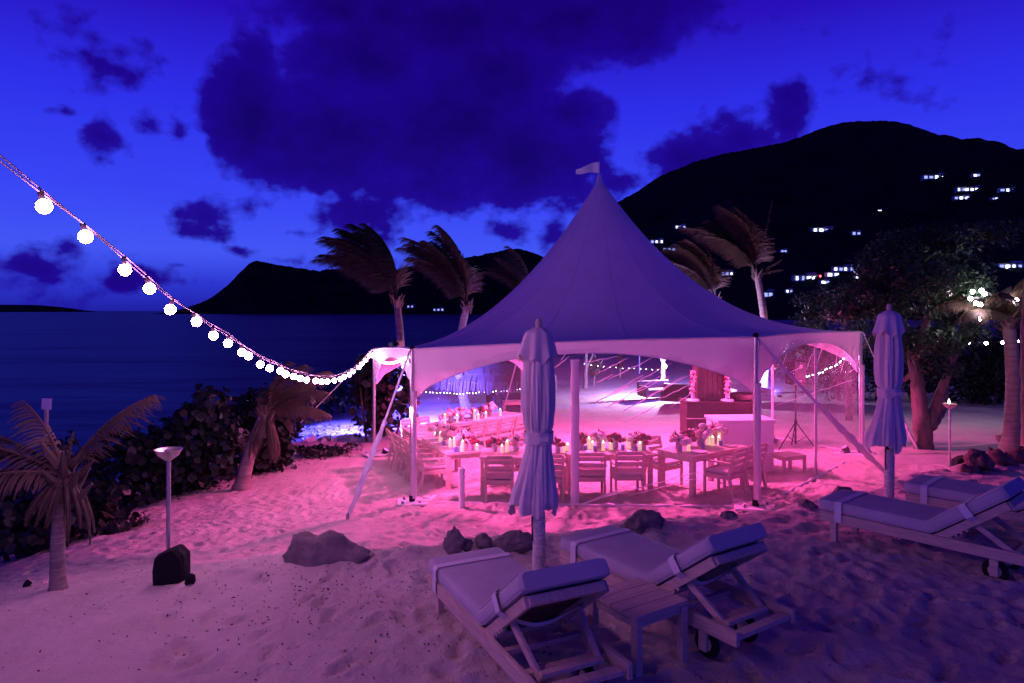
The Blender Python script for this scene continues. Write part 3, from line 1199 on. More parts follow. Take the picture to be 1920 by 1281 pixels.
for s_ in range(3):
    m = MB()
    for k in range(16):
        a = random.uniform(0, 2 * PI)
        e = random.uniform(.2, 1.2)
        q0 = Vector((0, 0, .12))
        q1 = q0 + Vector((math.cos(a) * math.cos(e), math.sin(a) * math.cos(e), math.sin(e))) * random.uniform(.12, .2)
        sd = Vector((-math.sin(a), math.cos(a), 0)) * .022
        mid = q0.lerp(q1, .6)
        m.add([q0, mid + sd, q1, mid - sd], [(0, 1, 2, 3)])
    me_ = m.mesh('leaves')
    me_.materials.append(M['stem'])
    LEAFS.append(me_)


def bouquet(p, z, kind, size, label, group):
    t_ = thing('flower_arrangement', label, 'flowers', (p[0], p[1], z), random.uniform(0, 6), group)
    size *= 1.32
    t_.scale = (size, size, size)
    link('vase', VASE, None, t_)
    link('leaves', random.choice(LEAFS), None, t_)
    n = 9 if kind != 'red' else 7
    for k in range(n):
        a = 2.4 * k + random.uniform(-.3, .3)
        r = .035 + .09 * math.sqrt(k / n)
        b_ = link('blossom', FL[kind][0 if random.random() < .7 else 1], None, t_, (r * math.cos(a), r * math.sin(a), .235 - .9 * r + random.uniform(-.01, .03)))
        q = random.uniform(.042, .062) * (.85 if kind == 'red' else 1)
        b_.scale = (q, q, q)
        b_.rotation_euler = (random.uniform(-.7, .7), random.uniform(-.7, .7), random.uniform(0, 6))


WAXM = {}


def candle(p, z, h, r, label, group):
    t_ = thing('pillar_candle', label, 'candle', (p[0], p[1], z), 0, group)
    MB().lathe([(r, 0), (r, h), (r * .8, h - .006), (r * .3, h - .014), (1e-6, h - .015)], 12).build('wax', M['wax'], t_, smooth=True)
    MB().lathe([(1e-6, 0), (.010, .012), (.008, .026), (1e-6, .048)], 8, (0, 0, h - .012)).build('flame', M['flame'], t_, smooth=True)


def votive(p, z, label, group):
    t_ = thing('votive_glass', label, 'glass', (p[0], p[1], z), 0, group)
    MB().lathe([(.032, 0), (.038, .09), (.033, .088), (.028, .02), (1e-6, .018)], 12).build('cup', M['glass_blue'], t_, smooth=True)


def plate(p, z, label, group, r=.135):
    t_ = MB().lathe([(1e-6, .004), (r * .6, .004), (r, .018), (r, .024), (r * .62, .011), (1e-6, .010)], 24).build('plate', M['plate'], None, (p[0], p[1], z + .002), smooth=True)
    tag(t_, label, 'plate', group)


def napkin(p, z, ang, label, group):
    m = MB().box((0, 0, .006), (.26, .16, .010)).box((.01, 0, .014), (.24, .14, .006))
    tag(m.build('napkin', M['napkin'], None, (p[0], p[1], z + .002), ang, bevel=.003), label, 'napkin', group)


NAMES = {'front': 'front table', 'left': 'left table', 'back': 'far table', 'right': 'right table'}
SETS = {
    'front': dict(b=[(928, 'red', .9, .1), (968, 'white', .95, .15), (1046, 'red', .85, 0), (1090, 'red', .95, .1), (1124, 'white', 1.0, .22), (1154, 'red', .95, .05),
                     (1188, 'white', .95, .2), (1212, 'red', .95, 0)],
                  c=[(941, .13, .03, -.02), (951, .2, .034, .05), (1058, .17, .034, 0), (1064, .12, .034, -.1), (1104, .20, .034, .08), (1111, .14, .034, -.03),
                     (1131, .16, .034, -.12), (1145, .13, .034, 0), (1178, .19, .034, .08), (1200, .14, .034, -.05)],
                  v=[(1098, -.1), (1116, -.14), (1168, -.02), (1192, -.16)], p=[(1000, -.28), (1100, -.29), (1172, -.29)]),
    'right': dict(b=[(1273, 'white', 1.0, .05), (1290, 'red', 1.0, .25), (1314, 'white', 1.25, .12), (1340, 'blush', .9, .3), (1366, 'white', 1.1, .2)],
                  c=[(1291, .13, .035, -.06), (1328, .20, .036, .08), (1336, .16, .036, .0), (1356, .26, .036, .12), (1348, .15, .034, -.04)],
                  v=[(1318, -.08), (1351, -.1)], p=[(1311, -.26), (1368, -.24)]),
    'left': dict(b=[(894, 'red', .9, -.1), (872, 'white', 1.15, -.05), (858, 'blush', 1.1, 0), (848, 'blush', 1.2, .05), (836, 'white', 1.1, .05), (822, 'white', 1.2, .05)],
                 c=[(902, .10, .032, -.22), (884, .13, .034, .1), (876, .20, .034, .08), (866, .15, .032, -.2), (852, .2, .034, .15), (844, .16, .036, .2), (826, .18, .036, .2), (816, .16, .034, .12)],
                 v=[(880, .2), (858, .25), (832, .28)], p=[]),
    'back': dict(b=[(846, 'blush', 1.15, .05), (866, 'white', 1.15, .08), (886, 'blush', 1.0, .05), (902, 'red', 1.0, .1), (918, 'white', 1.2, .08)],
                 c=[(834, .25, .036, 0), (857, .22, .034, -.15), (890, .26, .036, -.1), (897, .15, .034, -.16), (911, .17, .034, -.12), (938, .18, .034, -.05)],
                 v=[(876, -.1)], p=[(866, -.3), (894, -.3), (922, -.3)]),
}
CN = {'white': 'white', 'red': 'burgundy', 'blush': 'blush pink'}
for key, S_ in SETS.items():
    tn = NAMES[key]
    cnt = {}
    for (px, kind, size, off) in sorted(S_['b']):
        p, z, _ = on_row(key, px, off)
        cnt[kind] = cnt.get(kind, 0) + 1
        bouquet(p, z, kind, size, '%s %s posy from the left on the %s' % (ORD[cnt[kind] - 1], CN[kind], tn), 'flower posies on the dining tables')
    for k, (px, h, r, off) in enumerate(sorted(S_['c'])):
        p, z, _ = on_row(key, px, off)
        candle(p, z, h, r, '%s lit pillar candle from the left on the %s' % (ORD[k], tn), 'lit pillar candles on the dining tables')
    for k, (px, off) in enumerate(sorted(S_['v'])):
        p, z, _ = on_row(key, px, off)
        votive(p, z, '%s blue votive glass from the left on the %s' % (ORD[k], tn), 'blue votive glasses on the dining tables')
    for k, (px, off) in enumerate(sorted(S_['p'])):
        p, z, _ = on_row(key, px, off)
        plate(p, z, '%s round plate from the left on the %s' % (ORD[k], tn), 'plates on the dining tables')
p0, p1, d, n, Wd, k, tops = TABLES['left']
for i in range(7):
    f = .05 + .115 * i
    p = p0.lerp(p1, f) + n * (Wd / 2 - .17)
    napkin(p, tops[0 if f < .5 else 1], math.atan2(n.y, n.x), ORD[i] + ' folded napkin from the front along the left table edge', 'napkins along the left table')

# white bar counter with bottles, seen end-on behind the right table
bx, by = 4.78, 14.35
bz = float(low_plane(bx, by))
bar_ = thing('bar_counter', 'white bar counter with an open shelf of bottles at its right end', 'bar', (bx, by, bz), math.radians(4))
MB().box((0, 0, 1.09), (1.22, .80, .05)).build('counter_top', M['white_paint'], bar_, bevel=.004)
MB().box((0, -.36, .53), (1.14, .04, 1.06)).build('front_panel', M['white_paint'], bar_)
MB().box((0, .36, .53), (1.14, .04, 1.06)).build('back_panel', M['white_paint'], bar_)
MB().box((-.56, 0, .53), (.04, .68, 1.06)).build('end_panel', M['white_paint'], bar_)
MB().box((.20, 0, .60), (.95, .66, .03)).box((.67, 0, .645), (.025, .86, .14)).build('shelf', M['white_paint'], bar_)
for k in range(6):
    x, y = .60 - .10 * (k % 2), -.26 + .10 * k
    h = random.uniform(.22, .3)
    bo = MB().lathe([(.035, 0), (.037, h * .6), (.014, h * .75), (.013, h)], 10).build('bottle', material('bottle_glass', random.choice([(.03, .05, .03), (.06, .03, .02), (.2, .2, .22)]), .12, .6), None, smooth=True)
    wp = Matrix.Translation(bar_.location) @ Matrix.Rotation(math.radians(4), 4, 'Z') @ Vector((x, y, .617))
    bo.location = wp
    tag(bo, ORD[k] + ' bottle from the front on the bar shelf', 'bottle', 'bottles on the bar shelf')

# dark back counter with a wooden cabinet and two flower pillars
dx, dy = 5.1, 17.1
dz = float(low_plane(dx, dy))
dc = thing('serving_counter', 'dark maroon draped counter behind the white bar', 'counter', (dx, dy, dz))
MB().box((0, 0, .60), (1.62, .70, 1.20)).build('skirt', M['dark_counter'], dc, bevel=.01)
MB().box((0, 0, 1.215), (1.68, .76, .03)).build('top', M['dark_wood'], dc, bevel=.004)
MB().box((-.4, -.365, .82), (.84, .03, .02)).build('metal_rail', M['metal'], dc)
cb_ = thing('wooden_cabinet', 'dark stained wooden cabinet standing on the maroon counter', 'cabinet', (dx - .14, dy + .05, dz + 1.232))
MB().box((0, 0, .5), (.72, .5, 1.0)).build('body', M['dark_wood'], cb_, bevel=.006)
for k in range(6):
    MB().box((-.30 + .12 * k, -.262, .5), (.112, .02, .96)).build('plank', M['dark_wood'], cb_, bevel=.003)


def flower_pillar(px, label):
    x = (px - 960) / F * (dy - .22)
    t_ = thing('flower_pillar', label, 'flowers', (x, dy - .24, dz + 1.232), 0, 'tall flower pillars on the maroon counter')
    MB().lathe([(.16, 0), (.17, .02), (.15, .05), (.06, .06)], 18).build('tray', M['plate'], t_, smooth=True)
    MB().lathe([(.05, .05), (.045, .5), (.07, .75)], 12).build('tall_vase', M['vase'], t_, smooth=True)
    for k in range(18):
        a = 2.4 * k
        b_ = link('blossom', FL[('red', 'blush', 'red')[k % 3]][0], None, t_, (.055 * math.cos(a), .055 * math.sin(a), .16 + .034 * k))
        q = random.uniform(.032, .048)
        b_.scale = (q, q, q)


flower_pillar(1299, 'tall pillar of dark pink flowers left of the wooden cabinet')
flower_pillar(1363, 'tall pillar of dark pink flowers right of the wooden cabinet')
x = (1392 - 960) / F * 16.95
t_ = thing('woven_basket', 'low dark basket on the counter right of the flower pillar', 'basket', (x, dy - .1, dz + 1.232))
MB().lathe([(.18, 0), (.25, .05), (.27, .16), (.25, .165), (.22, .06), (1e-6, .04)], 20, sx=1.15).build('bowl', M['dark_wood'], t_, smooth=True)
MB().tube([(.27 * math.cos(a), .24 * math.sin(a), .165) for a in np.linspace(0, 2 * PI, 25)], .018, 6).build('rim', M['dark_wood'], t_, smooth=True)

# loudspeaker on a tripod
sp = ground_px(1492, 842)
sp.z = float(low_plane(sp.x, sp.y))
st_ = thing('speaker_stand', 'black tripod stand carrying the loudspeaker inside the tent', 'stand', sp)
MB().tube([(0, 0, .12), (0, 0, 1.62)], .02, 10).build('pole', M['black'], st_, smooth=True)
MB().lathe([(.035, .62), (.035, .70)], 10).build('collar', M['black'], st_)
for k in range(3):
    a = math.radians((200, 318, 78)[k])
    lg = MB().tube([(0, 0, .66), (.52 * math.cos(a), .52 * math.sin(a), .01)], .014, 8).build('leg', M['black'], st_, smooth=True)
    MB().tube([(0, 0, .16), (.26 * math.cos(a), .26 * math.sin(a), .335)], .009, 6).build('brace', M['black'], lg, smooth=True)
ls = thing('loudspeaker', 'black loudspeaker cabinet on the tripod behind the clear right wall', 'loudspeaker', (sp.x, sp.y, sp.z + 1.58), math.radians(14))
MB().box((0, 0, .29), (.36, .34, .58)).build('cabinet', M['black'], ls, bevel=.025)
MB().box((0, -.172, .30), (.31, .012, .50)).build('grille', material('speaker_grille', (.03, .03, .034), .6, .3, 0, 1, .8, 160), ls)
MB().lathe([(.04, .0), (.055, .012), (.0001, .006)], 14).build('tweeter_horn', M['steel'], ls, (0, -.182, .45), (PI / 2, 0, 0))
MB().box((0, -.182, .10), (.07, .006, .03)).build('badge', M['metal'], ls)


def low_table(label, loc, rz, W_, D_, H_, mat, name='side_table'):
    t_ = thing(name, label, 'table', loc, rz)
    n = 4
    for k in range(n):
        MB().box((0, -D_ / 2 + D_ / n * (k + .5), H_ - .014), (W_, D_ / n - .005, .028)).build('plank', mat, t_, bevel=.003)
    m = MB()
    for s in (-1, 1):
        m.box((0, s * (D_ / 2 - .035), H_ - .06), (W_ - .10, .022, .06)).box((s * (W_ / 2 - .035), 0, H_ - .06), (.022, D_ - .10, .06))
    m.build('apron', mat, t_)
    for a in (-1, 1):
        for b_ in (-1, 1):
            MB().box((a * (W_ / 2 - .03), b_ * (D_ / 2 - .03), (H_ - .03) / 2 - .03), (.055, .055, H_ + .03)).build('leg', mat, t_, bevel=.004)
    return t_


q = ground_px(1476, 886)
low_table('low slatted teak stool inside the clear wall, below the speaker', (q.x, q.y, float(low_plane(q.x, q.y))), math.radians(20), .58, .46, .38, M['teak_dining'], 'stool')
q = ground_px(866, 955)
pp = thing('marker_pipe', 'short open white pipe standing in the sand before the tent', 'pipe', (q.x, q.y, q.z - .02))
MB().lathe([(.052, 0), (.052, .66), (.060, .66), (.060, .74), (.048, .74), (.046, .3), (1e-6, .3)], 18).build('tube', M['white_paint'], pp, smooth=True)
MB().lathe([(.062, .60), (.062, .625)], 18).build('collar', M['white_paint'], pp)


# ------------------------------------------------------------------ foreground: loungers, umbrellas, side table, torches, rocks
def sweep_slab(path, W_, T_, r=.035, nseg=4):
    """rounded slab swept along a path in the xz plane (x along, z up), width in y"""
    pts = [Vector(p) for p in path]
    sec = []
    for (cx, cz, a0) in ((W_ / 2 - r, T_ / 2 - r, 0), (-W_ / 2 + r, T_ / 2 - r, 90), (-W_ / 2 + r, -T_ / 2 + r, 180), (W_ / 2 - r, -T_ / 2 + r, 270)):
        for k in range(nseg + 1):
            a = math.radians(a0 + 90 * k / nseg)
            sec.append((cx + r * math.cos(a), cz + r * math.sin(a)))
    rows = []
    n = len(pts)
    for i, p in enumerate(pts):
        d = (pts[min(i + 1, n - 1)] - pts[max(0, i - 1)]).normalized()
        u = Vector((-d.z, 0, d.x))
        rows.append([p + Vector((0, y, 0)) + u * z for (y, z) in sec])

    def shrink(row, c, k):
        return [c + (q - c) * k for q in row]
    d0 = (pts[1] - pts[0]).normalized()
    d1 = (pts[-1] - pts[-2]).normalized()
    first = [shrink(rows[0], pts[0] , .99)]
    rows = [[pts[0] - d0 * .02 + (q - pts[0]) * .93 for q in rows[0]]] + rows + [[pts[-1] + d1 * .02 + (q - pts[-1]) * .93 for q in rows[-1]]]
    m = MB()
    rows = [r_ + [r_[0]] for r_ in rows]
    m.sheet(rows)
    k = len(rows[0])
    N = len(rows)
    m.f.append(tuple(range(k - 1)))
    m.f.append(tuple((N - 1) * k + j for j in range(k - 2, -1, -1)))
    return m


LL, LW = 1.90, .66
HX = 1.06                       # hinge of the backrest
BA = math.radians(37)
BE = Vector((HX * .955 + .13 * math.sin(BA), 0, .318 + .0575 + .13 * (1 - math.cos(BA))))   # where the raised part of the pad begins
BD_ = Vector((math.cos(BA), 0, math.sin(BA)))
BN = Vector((-math.sin(BA), 0, math.cos(BA)))


def make_lounger():
    t_ = thing('sun_lounger', '', 'sun lounger')
    tk = M['teak']
    for s in (-1, 1):
        MB().box((LL / 2, s * (LW / 2 - .018), .265), (LL, .036, .10)).build('side_rail', tk, t_, bevel=.005)
        MB().box((.13, s * (LW / 2 - .065), .12), (.062, .055, .28)).build('leg', tk, t_, bevel=.004)
        br = MB().box((LL - .34, s * (LW / 2 - .075), .15), (.07, .03, .22)).build('wheel_bracket', tk, t_, bevel=.006)
        wh = MB().lathe([(.03, -.02), (.095, -.02), (.105, -.008), (.105, .008), (.095, .02), (.03, .02)], 22).build('wheel', M['rubber'], t_, (LL - .34, s * (LW / 2 - .115), .085), (PI / 2, 0, 0), smooth=True)
        MB().lathe([(1e-6, -.026), (.055, -.026), (.055, .026), (1e-6, .026)], 16).build('hub', tk, wh)
        bs = MB().bar(BE - BD_ * .10 - BN * .105 + Vector((0, s * (LW / 2 - .05), 0)), BE + BD_ * .66 - BN * .105 + Vector((0, s * (LW / 2 - .05), 0)), .034, .075).build('backrest_side', tk, t_, bevel=.005)
        m = MB()
        for k in range(5):
            m.box(BE + BD_ * (.0 + .055 * k) - BN * .148 + Vector((0, s * (LW / 2 - .05), 0)), (.022, .03, .022), Matrix.Rotation(-BA - .6, 3, 'Y'))
        m.build('notch_block', tk, bs)
        # prop
        MB().bar(BE + BD_ * .30 - BN * .13 + Vector((0, s * (LW / 2 - .085), 0)), (LL - .17, s * (LW / 2 - .12), .255), .028, .05).build('prop', tk, t_, bevel=.004)
    for k in range(9):
        MB().box((.08 + .118 * k, 0, .302), (.085, LW - .085, .02)).build('seat_slat', tk, t_)
    for k in range(8):
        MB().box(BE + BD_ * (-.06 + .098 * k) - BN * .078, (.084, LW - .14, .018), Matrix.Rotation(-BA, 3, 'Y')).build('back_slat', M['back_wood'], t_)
    MB().box(BE + BD_ * .655 - BN * .105, (.05, LW - .12, .06), Matrix.Rotation(-BA, 3, 'Y')).build('backrest_top_rail', tk, t_, bevel=.005)
    for x, w in ((LL - .05, .075), (LL - .26, .06), (LL - .56, .05), (HX + .04, .05)):
        MB().box((x, 0, .262), (w, LW - .08, .034)).build('crossbar', tk, t_, bevel=.004)
    MB().box((.13, 0, .20), (.03, LW - .16, .05)).build('leg_brace', tk, t_)
    MB().box((LL - .17, 0, .287), (.05, LW - .22, .03)).build('prop_bar', tk, t_, bevel=.004)
    # mattress: one pad folded at the hinge
    T_ = .115
    zc = .318 + T_ / 2
    path = [(.0 + HX * .955 * k / 16, 0, zc) for k in range(17)]
    c0 = Vector(path[-1])
    for k in range(1, 9):
        a = BA * k / 8
        R_ = .13
        path.append((c0.x + R_ * math.sin(a), 0, c0.z + R_ * (1 - math.cos(a))))
    e = Vector(path[-1])
    for k in range(1, 14):
        path.append((e.x + math.cos(BA) * .70 * k / 13, 0, e.z + math.sin(BA) * .70 * k / 13))
    mt = sweep_slab(path, LW - .02, T_).build('mattress', M['cushion'], t_, smooth=50)
    # piping seam across the fold and along the edges
    m = MB()
    for s in (-1, 1):
        for zz in (-.5, .5):
            pp_ = []
            for i in range(0, len(path)):
                p = Vector(path[i])
                d = (Vector(path[min(i + 1, len(path) - 1)]) - Vector(path[max(0, i - 1)])).normalized()
                u = Vector((-d.z, 0, d.x))
                pp_.append(p + u * (zz * (T_ - .016)) + Vector((0, s * (LW / 2 - .018), 0)))
            m.tube(pp_, .0045, 5)
    m.build('piping', M['cushion'], mt, smooth=True)
    # white straps
    w = LW / 2

    def strap(x0, zlo, zhi, tilt, dx):
        m_ = MB()
        loop = [(-w - .012, zlo), (-w - .012, zhi - .02), (-w + .01, zhi + .004), (0, zhi + .006), (w - .01, zhi + .004), (w + .012, zhi - .02), (w + .012, zlo)]
        rows = []
        for (y, z) in loop:
            rows.append([(x0 - .036, y, z), (x0 + .036, y, z)])
        return MB().sheet(rows)
    strap(.20, .235, zc + T_ / 2 + .002, 0, 0).build('strap', M['strap'], t_)
    rows = []
    for (y, off) in ((-w + .10, -.135), (-w + .03, -.10), (-w - .012, -.06), (-w - .012, .05), (-w + .01, .064), (0, .066), (w - .01, .064), (w + .012, .05), (w + .012, -.06), (w - .03, -.10), (w - .10, -.135)):
        for_ = []
        for ss in (.30, .37):
            p = e + Vector((math.cos(BA), 0, math.sin(BA))) * ss + Vector((-math.sin(BA), 0, math.cos(BA))) * off
            for_.append((p.x, y, p.z))
        rows.append(for_)
    MB().sheet(rows).build('strap', M['strap'], t_)
    rows = []
    for k in range(13):
        f = k / 12
        y = -w + .10 + (2 * w - .2) * f
        p = e + Vector((math.cos(BA), 0, math.sin(BA))) * (.335 - .10 * math.sin(PI * f)) + Vector((-math.sin(BA), 0, math.cos(BA))) * (-.135 - .035 * math.sin(PI * f))
        rows.append([(p.x - .03 * (1 - .5 * math.sin(PI * f)), y, p.z - .02), (p.x + .03 * (1 - .5 * math.sin(PI * f)), y, p.z + .02)])
    MB().sheet(rows).build('strap', M['strap'], t_)
    return t_


LG = 'teak sun loungers with grey mattresses'
LOUNGE = [((-.395, 5.71), -64.0, 'nearest sun lounger, beside the side table and the umbrella pole, cut by the frame'),
          ((.70, 6.29), -56.0, 'sun lounger behind the side table, its wheels toward the dark sand'),
          ((3.55, 7.55), -49.0, 'sun lounger standing alone on the dark sand, in front of the second umbrella'),
          ((4.86, 8.25), -47.0, 'farthest sun lounger, mostly hidden behind another at the picture edge')]
lounger0 = make_lounger()
for k, ((x, y), dg, lab) in enumerate(LOUNGE):
    z = g(x, y) - .005
    if k == 0:
        lounger0.location = (x, y, z)
        lounger0.rotation_euler = (0, 0, math.radians(dg))
        tag(lounger0, lab, None, LG)
    else:
        dup(lounger0, (x, y, z), math.radians(dg), lab, LG)

tp = at(1195, 1127, 4.86)
low_table('square weathered teak side table between the two front loungers', (tp.x, tp.y, g(tp.x, tp.y)), math.radians(34), .50, .50, .42, M['teak'])


def umbrella(label, x, y, H, seed, lean):
    t_ = thing('closed_umbrella', label, 'umbrella', (x, y, g(x, y) - .02), 0, 'closed beach umbrellas')
    R_ = random.Random(seed)
    MB().tube([(0, 0, 0), (0, 0, H - .1)], .026, 12).build('pole', M['steel'], t_, smooth=True)
    # rope winding round the lower pole
    n = 27
    pts = []
    zr = H - 1.86
    for i in range(n * 9 + 1):
        a = 2 * PI * i / 9
        rr = .053 + .003 * math.sin(i * .71) + R_.uniform(-.002, .002)
        pts.append((rr * math.cos(a), rr * math.sin(a), zr * i / (n * 9) + R_.uniform(-.002, .002)))
    MB().tube(pts, [.0118 + .002 * math.sin(i * .37) for i in range(len(pts))], 5).build('rope_wrap', M['rope'], t_, smooth=True)
    MB().tube([(0, 0, 0), (0, 0, zr)], .046, 12).build('pole_core', M['rope'], t_, smooth=True)
    MB().lathe([(.020, -.06), (.030, 0), (.032, .05), (.022, .085), (1e-6, .095)], 14, (0, 0, H - .10)).build('finial', M['teak'], t_, smooth=True)
    # folded canopy, tied with a band and flaring below it
    top, bot, band = H - .12, H - 1.82, H - 1.14
    prof = [(top, .055), (top - .03, .10), (top - .12, .115), (top - .30, .130), (top - .50, .142), (top - .75, .142), (top - .90, .132), (band + .05, .118), (band - .05, .116), (band - .14, .122),
            (band - .30, .150), (band - .45, .172), (band - .58, .190), (bot, .182)]
    zs = [p[0] for p in prof][::-1]
    rs = [p[1] for p in prof][::-1]
    NT, NZ = 168, 84
    nf = 8
    ph = [R_.uniform(-.25, .25) for _ in range(nf)]
    rows = []
    for i in range(NZ + 1):
        z = top + (bot - top) * i / NZ
        r0 = float(np.interp(z, zs, rs))
        f = i / NZ
        low = max(0, (band - .1 - z) / .58)
        row = []
        for k in range(NT + 1):
            a = 2 * PI * k / NT
            da = sum(.05 * math.sin((j + 2) * a + 3 * ph[j] * 9 + f * 2.2 * (j - 3) * .3) for j in range(4))
            sn = abs(math.sin(nf * .5 * (a + da) + .75 * math.sin(3 * f + ph[0] * 8)))
            pleat = 2 * sn ** .55 - 1.35 + .18 * math.sin(17 * a + 5 * f + ph[1] * 30) + .14 * math.sin(29 * a - 9 * f + ph[2] * 30)
            depth = .06 + .15 * math.sin(PI * min(1, f * 1.25)) + .12 * low
            if abs(z - band) < .07:
                depth *= .25
            r = r0 * (1 + depth * pleat + .05 * math.sin(3 * a + ph[1] * 20 + 4 * f))
            if low > 0:
                r *= 1 + .38 * low * max(0, math.cos(a - lean)) ** 2
            zz = z + (.05 * math.sin(4 * a + ph[2] * 9) + .03 * math.cos(7 * a)) * max(0, low - .55) / .45
            row.append((r * math.cos(a) + .03 * low * math.cos(lean), r * math.sin(a), zz))
        rows.append(row)
    cn = MB().sheet(rows).build('canopy', M['canvas'], t_, smooth=80)
    # inner folds hanging a little below
    rows = []
    for i in range(9):
        z = band - .25 - (.42) * i / 8
        rows.append([((.085 + .05 * i / 8) * (1 + .22 * math.cos(7 * a + 1)) * math.cos(a), (.085 + .05 * i / 8) * (1 + .22 * math.cos(7 * a + 1)) * math.sin(a), z + .02 * math.cos(5 * a)) for a in np.linspace(0, 2 * PI, 70)])
    MB().sheet(rows).build('inner_fold', M['canvas'], cn, smooth=80)
    # top vent cap
    rows = []
    for i in range(15):
        f = i / 14
        r0 = .05 + .070 * min(1, f * 6) + .045 * f
        row = []
        for k in range(97):
            a = 2 * PI * k / 96
            fl = 1 + .13 * f * math.cos(8 * a + ph[3] * 9) + .22 * f * max(0, math.cos(a - lean - .2)) ** 2
            hem = .30 + .03 * math.cos(8 * a + ph[3] * 9 + PI) + .02 * math.sin(3 * a)
            row.append((r0 * fl * math.cos(a), r0 * fl * math.sin(a), top + .02 - hem * f))
        rows.append(row)
    MB().sheet(rows).build('vent_cap', M['canvas'], t_, smooth=80)
    # tie band
    rows = [[(.139 * (1 + .03 * math.cos(8 * a)) * math.cos(a), .139 * (1 + .03 * math.cos(8 * a)) * math.sin(a), band + dz + .006 * math.sin(3 * a)) for a in np.linspace(0, 2 * PI, 73)] for dz in (-.055, -.02, .02, .055)]
    MB().sheet(rows).build('tie_band', M['canvas'], t_, smooth=80)
    MB().box((.045, -.142, band), (.10, .02, .05)).build('band_knot', M['canvas'], t_, bevel=.012)
    MB().lathe([(.03, 0), (.045, .04), (.03, .10)], 10, (0, 0, bot - .10)).build('runner', M['black'], t_, smooth=True)
    MB().tube([(-.06, -.03, bot + .02), (-.065, -.03, bot - .12), (-.06, -.03, bot - .30)], .007, 5).build('pulley_cord', M['black'], t_, smooth=True)
    return t_


ux, uy = (1010 - 960) / F * 6.5, 6.5
umbrella('closed grey beach umbrella standing before the tent, between the front loungers', ux, uy, CZ - .06 - g(ux, uy) + .02, 4, PI * .98)
ux, uy = (1667 - 960) / F * 8.7, 8.7
umbrella('closed grey beach umbrella at the right, in front of the forked tree', ux, uy, CZ + .10 - g(ux, uy) + .02, 9, PI * 1.05)


# rocks -----------------------------------------------------------
def rock_mesh(seed, sx, sy, sz, rough=.28, sub=28, prof=None):
    n, mm = sub, sub // 2
    th = np.linspace(0, 2 * PI, n, endpoint=False)
    ph = np.linspace(0.02, PI - .02, mm)
    T, P = np.meshgrid(th, ph)
    d = np.stack([np.sin(P) * np.cos(T), np.sin(P) * np.sin(T), np.cos(P)], -1).reshape(-1, 3)
    f = 1 + rough * fbm(d * 1.6 + seed * 3.7, 2, seed) + rough * .55 * fbm(d * 4.5 + seed, 4, seed + 9)
    # planar facets
    for k in range(7):
        a = np.random.default_rng(seed * 31 + k).normal(size=3)
        a /= np.linalg.norm(a)
        c = .72 + .16 * ((seed * 7 + k * 3) % 5) / 5
        proj = d @ a * f
        f = np.where(proj > c, f * (c + (proj - c) * .25) / np.maximum(proj, 1e-6), f)
    v = d * f[:, None] * np.array([sx, sy, sz])
    if prof:
        v[:, 2] *= np.interp(v[:, 0] / sx, [p_[0] for p_ in prof], [p_[1] for p_ in prof])
    i = np.arange(n * mm).reshape(mm, n)
    j = np.roll(i, -1, 1)
    q = np.stack([i[:-1], i[1:], j[1:], j[:-1]], -1).reshape(-1, 4)
    return fast_mesh('rock', v, q, True)


def rock(px, py, wpx, hpx, seed, mat, label, name='rock', cat='rock', sink=.3, ysc=.8, tilt=0, rough=.28, prof=None):
    q = ground_px(px, py)
    k = q.y / F
    sx, sz = wpx * k / 2, hpx * k / (2 - sink)
    o = link(name, rock_mesh(seed, sx, sx * ysc, sz, rough, 64 if wpx > 60 else 36, prof), mat, None, (q.x, q.y + sx * ysc * .5, q.z + sz * (1 - sink) - .01))
    o.rotation_euler = (0, tilt, 0)
    return tag(o, label, cat)


rock(606, 1060, 168, 66, 3, M['rock'], 'long grey boulder with a raised left end, half buried in the bank', sink=.75, ysc=.45, rough=.2,
     prof=[(-1, .75), (-.8, 1.1), (-.6, 1.0), (-.3, .78), (.05, .98), (.25, .92), (.5, .62), (.8, .5), (1, .3)])
rock(850, 1036, 40, 40, 5, M['rock'], 'rounded dark rock just behind the foot of the nearest lounger', sink=.4)
rock(874, 1030, 22, 22, 8, M['rock'], 'small black rock beside the rounded dark rock', sink=.4)
rock(908, 1026, 36, 22, 12, M['rock'], 'low brown rock left of the umbrella pole', sink=.4)
rock(966, 1030, 78, 32, 14, M['rock'], 'broad sandy rock behind the umbrella pole', sink=.5, ysc=.6)
rock(1212, 1000, 72, 44, 17, M['rock'], 'pointed dark rock beyond the foot of the second lounger', sink=.45)
rock(1366, 972, 30, 14, 19, M['rock'], 'tiny dark stone in the sand before the right front tent pole', sink=.5)
rock(1518, 956, 34, 18, 23, M['rock'], 'small dark stone left of the lone lounger foot', sink=.5)
rock(1585, 944, 60, 26, 26, M['rock'], 'flat dark rock behind the lone lounger foot', sink=.5)
rock(1822, 893, 36, 24, 29, M['coral'], 'small pitted brown rock beside the black torch bag', sink=.35, rough=.55)
rock(1846, 889, 54, 46, 31, M['coral'], 'tall pitted reddish rock right of the black torch bag', sink=.3, rough=.55)
rock(1884, 882, 48, 34, 37, M['coral'], 'pitted dark rock second from the picture edge', sink=.35, rough=.55)
rock(1917, 876, 40, 36, 41, M['coral'], 'reddish rock cut by the right picture edge', sink=.3, rough=.55)
rock(1897, 834, 44, 20, 43, M['bark'], 'dark driftwood stump lying on the pale sand at the right', name='driftwood', cat='driftwood', sink=.4)


